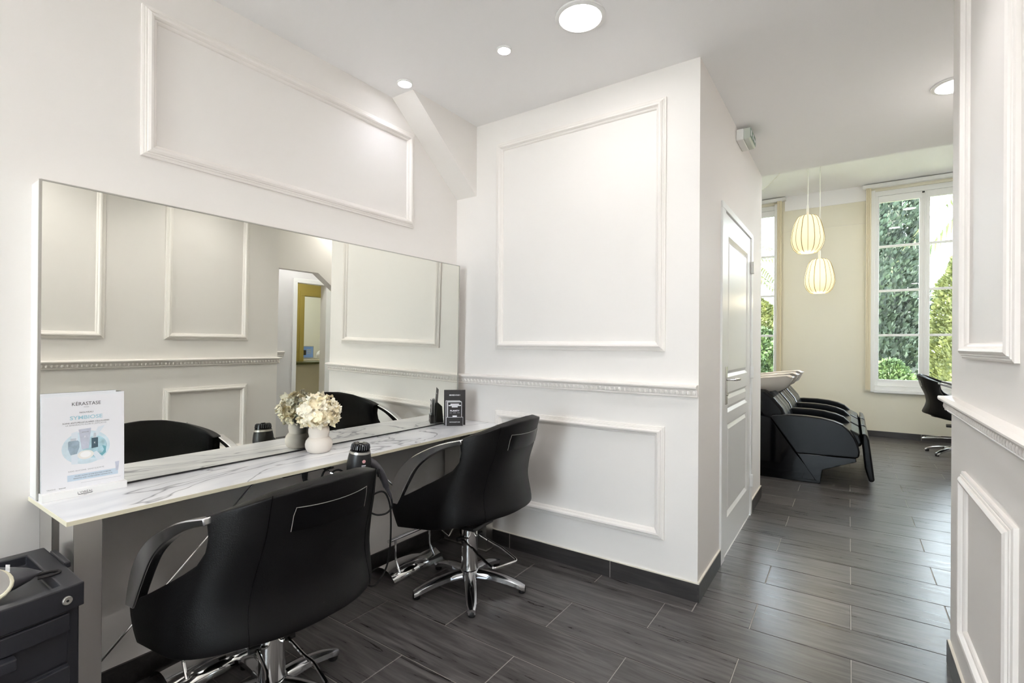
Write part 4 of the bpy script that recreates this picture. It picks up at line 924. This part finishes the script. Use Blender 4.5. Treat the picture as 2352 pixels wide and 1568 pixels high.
# ------------------------------------------------------------------ garden
struct(obj('ground_garden', B((-40, YE+.3, -.6), (40, 70, -.5)), grass_m), 'lawn outside the windows')
def leaves(n, fn, size, up, seed):
    r = np.random.default_rng(seed); v = []; f = []
    for i in range(n):
        c, out = fn(r); c = Vector(c); out = Vector(out)
        d = (out+Vector((0, 0, up))+Vector(r.normal(0, .45, 3))).normalized(); s = d.cross(Vector(r.normal(0, 1, 3))).normalized(); L2 = size*r.uniform(.6, 1.4); wv = L2*.28
        o = len(v); v += [tuple(c), tuple(c+d*L2*.5+s*wv), tuple(c+d*L2), tuple(c+d*L2*.5-s*wv)]; f.append((o, o+1, o+2, o+3))
    return MB().add(v, f)
def tree(name, label, cat, base, H, prof, n, size, up, mm, seed, lump=.18, group=None):
    # prof(s)-> radius at relative height
    t = thing(name, label, cat, base, 0, group); r0_ = np.random.default_rng(seed+50)
    lob = [(r0_.uniform(0, 1), r0_.uniform(0, 2*PI), r0_.uniform(.5, 1)) for _ in range(60)]
    def fn(r):
        s = r.uniform(.02, 1)**.8; a = r.uniform(0, 2*PI); R = prof(s)
        b = sum(k*math.exp(-((s-s1)/.05)**2-(math.atan2(math.sin(a-a1), math.cos(a-a1))/.4)**2) for s1, a1, k in lob)
        R *= (.86+lump*min(b, 1.6))*r.uniform(.82, 1.0)
        return (R*math.cos(a), R*math.sin(a), s*H), (math.cos(a), math.sin(a), .1)
    lv = obj('foliage', leaves(n, fn, size, up, seed), mm, t); lv['kind'] = 'stuff'
    obj('trunk', MB().tube([(0, 0, 0), (.03, .02, H*.4), (0, 0, H*.8)], [.14, .10, .03], 8), bark_m, t, smooth=True)
    cv = MB().lathe([(prof(s)*.72, s*H) for s in np.linspace(.03, .97, 12)], 14); obj('inner_crown', cv, mm, t, smooth=True)
    return t
tree('cypress_tree', 'tall dense dark green cypress filling the left sash of the right window', 'tree', (.1, 12.6, -.5), 8.5, lambda s: 1.02*(1-s**2.2)**.7*(.75+.5*min(1, s*5)) if s < .98 else .1, 42000, .10, 1.1, leaf_a, 1)
tree('conifer_tree', 'yellow green conifer right of the cypress, under open sky', 'tree', (2.62, 15.5, -.5), 4.5, lambda s: 1.25*(1-s**2.5)**.6, 22000, .095, .8, leaf_b, 2)
tree('garden_bush', 'leafy green bush low behind the left-hand window', 'bush', (-2.0, 13.2, -.5), 2.2, lambda s: 1.5*(1-s**2.5)**.6, 18000, .10, .4, leaf_c, 3)
tree('garden_bush', 'yellow green shrub behind the low bush at the left-hand window', 'bush', (-2.6, 16.5, -.5), 3.3, lambda s: 1.6*(1-s**2.5)**.6, 18000, .11, .4, leaf_b, 4)
tree('garden_bush', 'small pale bush at the foot of the cypress', 'bush', (.6, 10.9, -.5), 1.5, lambda s: .55*(1-s**2.5)**.6, 5000, .08, .4, leaf_c, 5)
def palm(base, H, label, seed, nf=22, L2=2.4):
    t = thing('palm_tree', label, 'palm tree', base, 0); r = random.Random(seed)
    obj('trunk', MB().tube([(0, 0, 0), (.05, 0, H*.5), (0, 0, H)], [.2, .16, .16], 10), bark_m, t, smooth=True)
    for k in range(nf):
        a = 2*PI*k/nf+r.uniform(-.1, .1); el = r.uniform(-.5, 1.1); mb = MB(); P = []
        for i in range(9):
            s = i/8; rad = L2*s*math.cos(el*.6); z = H+L2*(s*math.sin(el)-.75*s*s); P.append(Vector((rad*math.cos(a), rad*math.sin(a), z)))
        mb.tube(P, [.02, .006], 5)
        for i in range(1, 9):
            for j in range(3):
                p = P[i-1].lerp(P[i], j/3)
                for sg in (-1, 1):
                    sd = Vector((-math.sin(a), math.cos(a), 0))*sg; d = (sd*.8+(P[i]-P[i-1]).normalized()*.7+Vector((0, 0, -.45))).normalized(); ll = .5*math.sin(.35+2.3*(i+j/3)/9)
                    q = d.cross(Vector((0, 0, 1))).normalized()*.03; o = len(mb.v); mb.v += [tuple(p+q), tuple(p-q), tuple(p+d*ll)]; mb.f.append((o, o+1, o+2))
        obj('frond', mb, leaf_d, t)
palm((2.7, 13.0, -.5), 5.3, 'palm whose hanging fronds show at the top of the right window', 1)
palm((-2.6, 15.3, -.5), 4.0, 'pale palm with long fronds behind the left-hand window', 2)
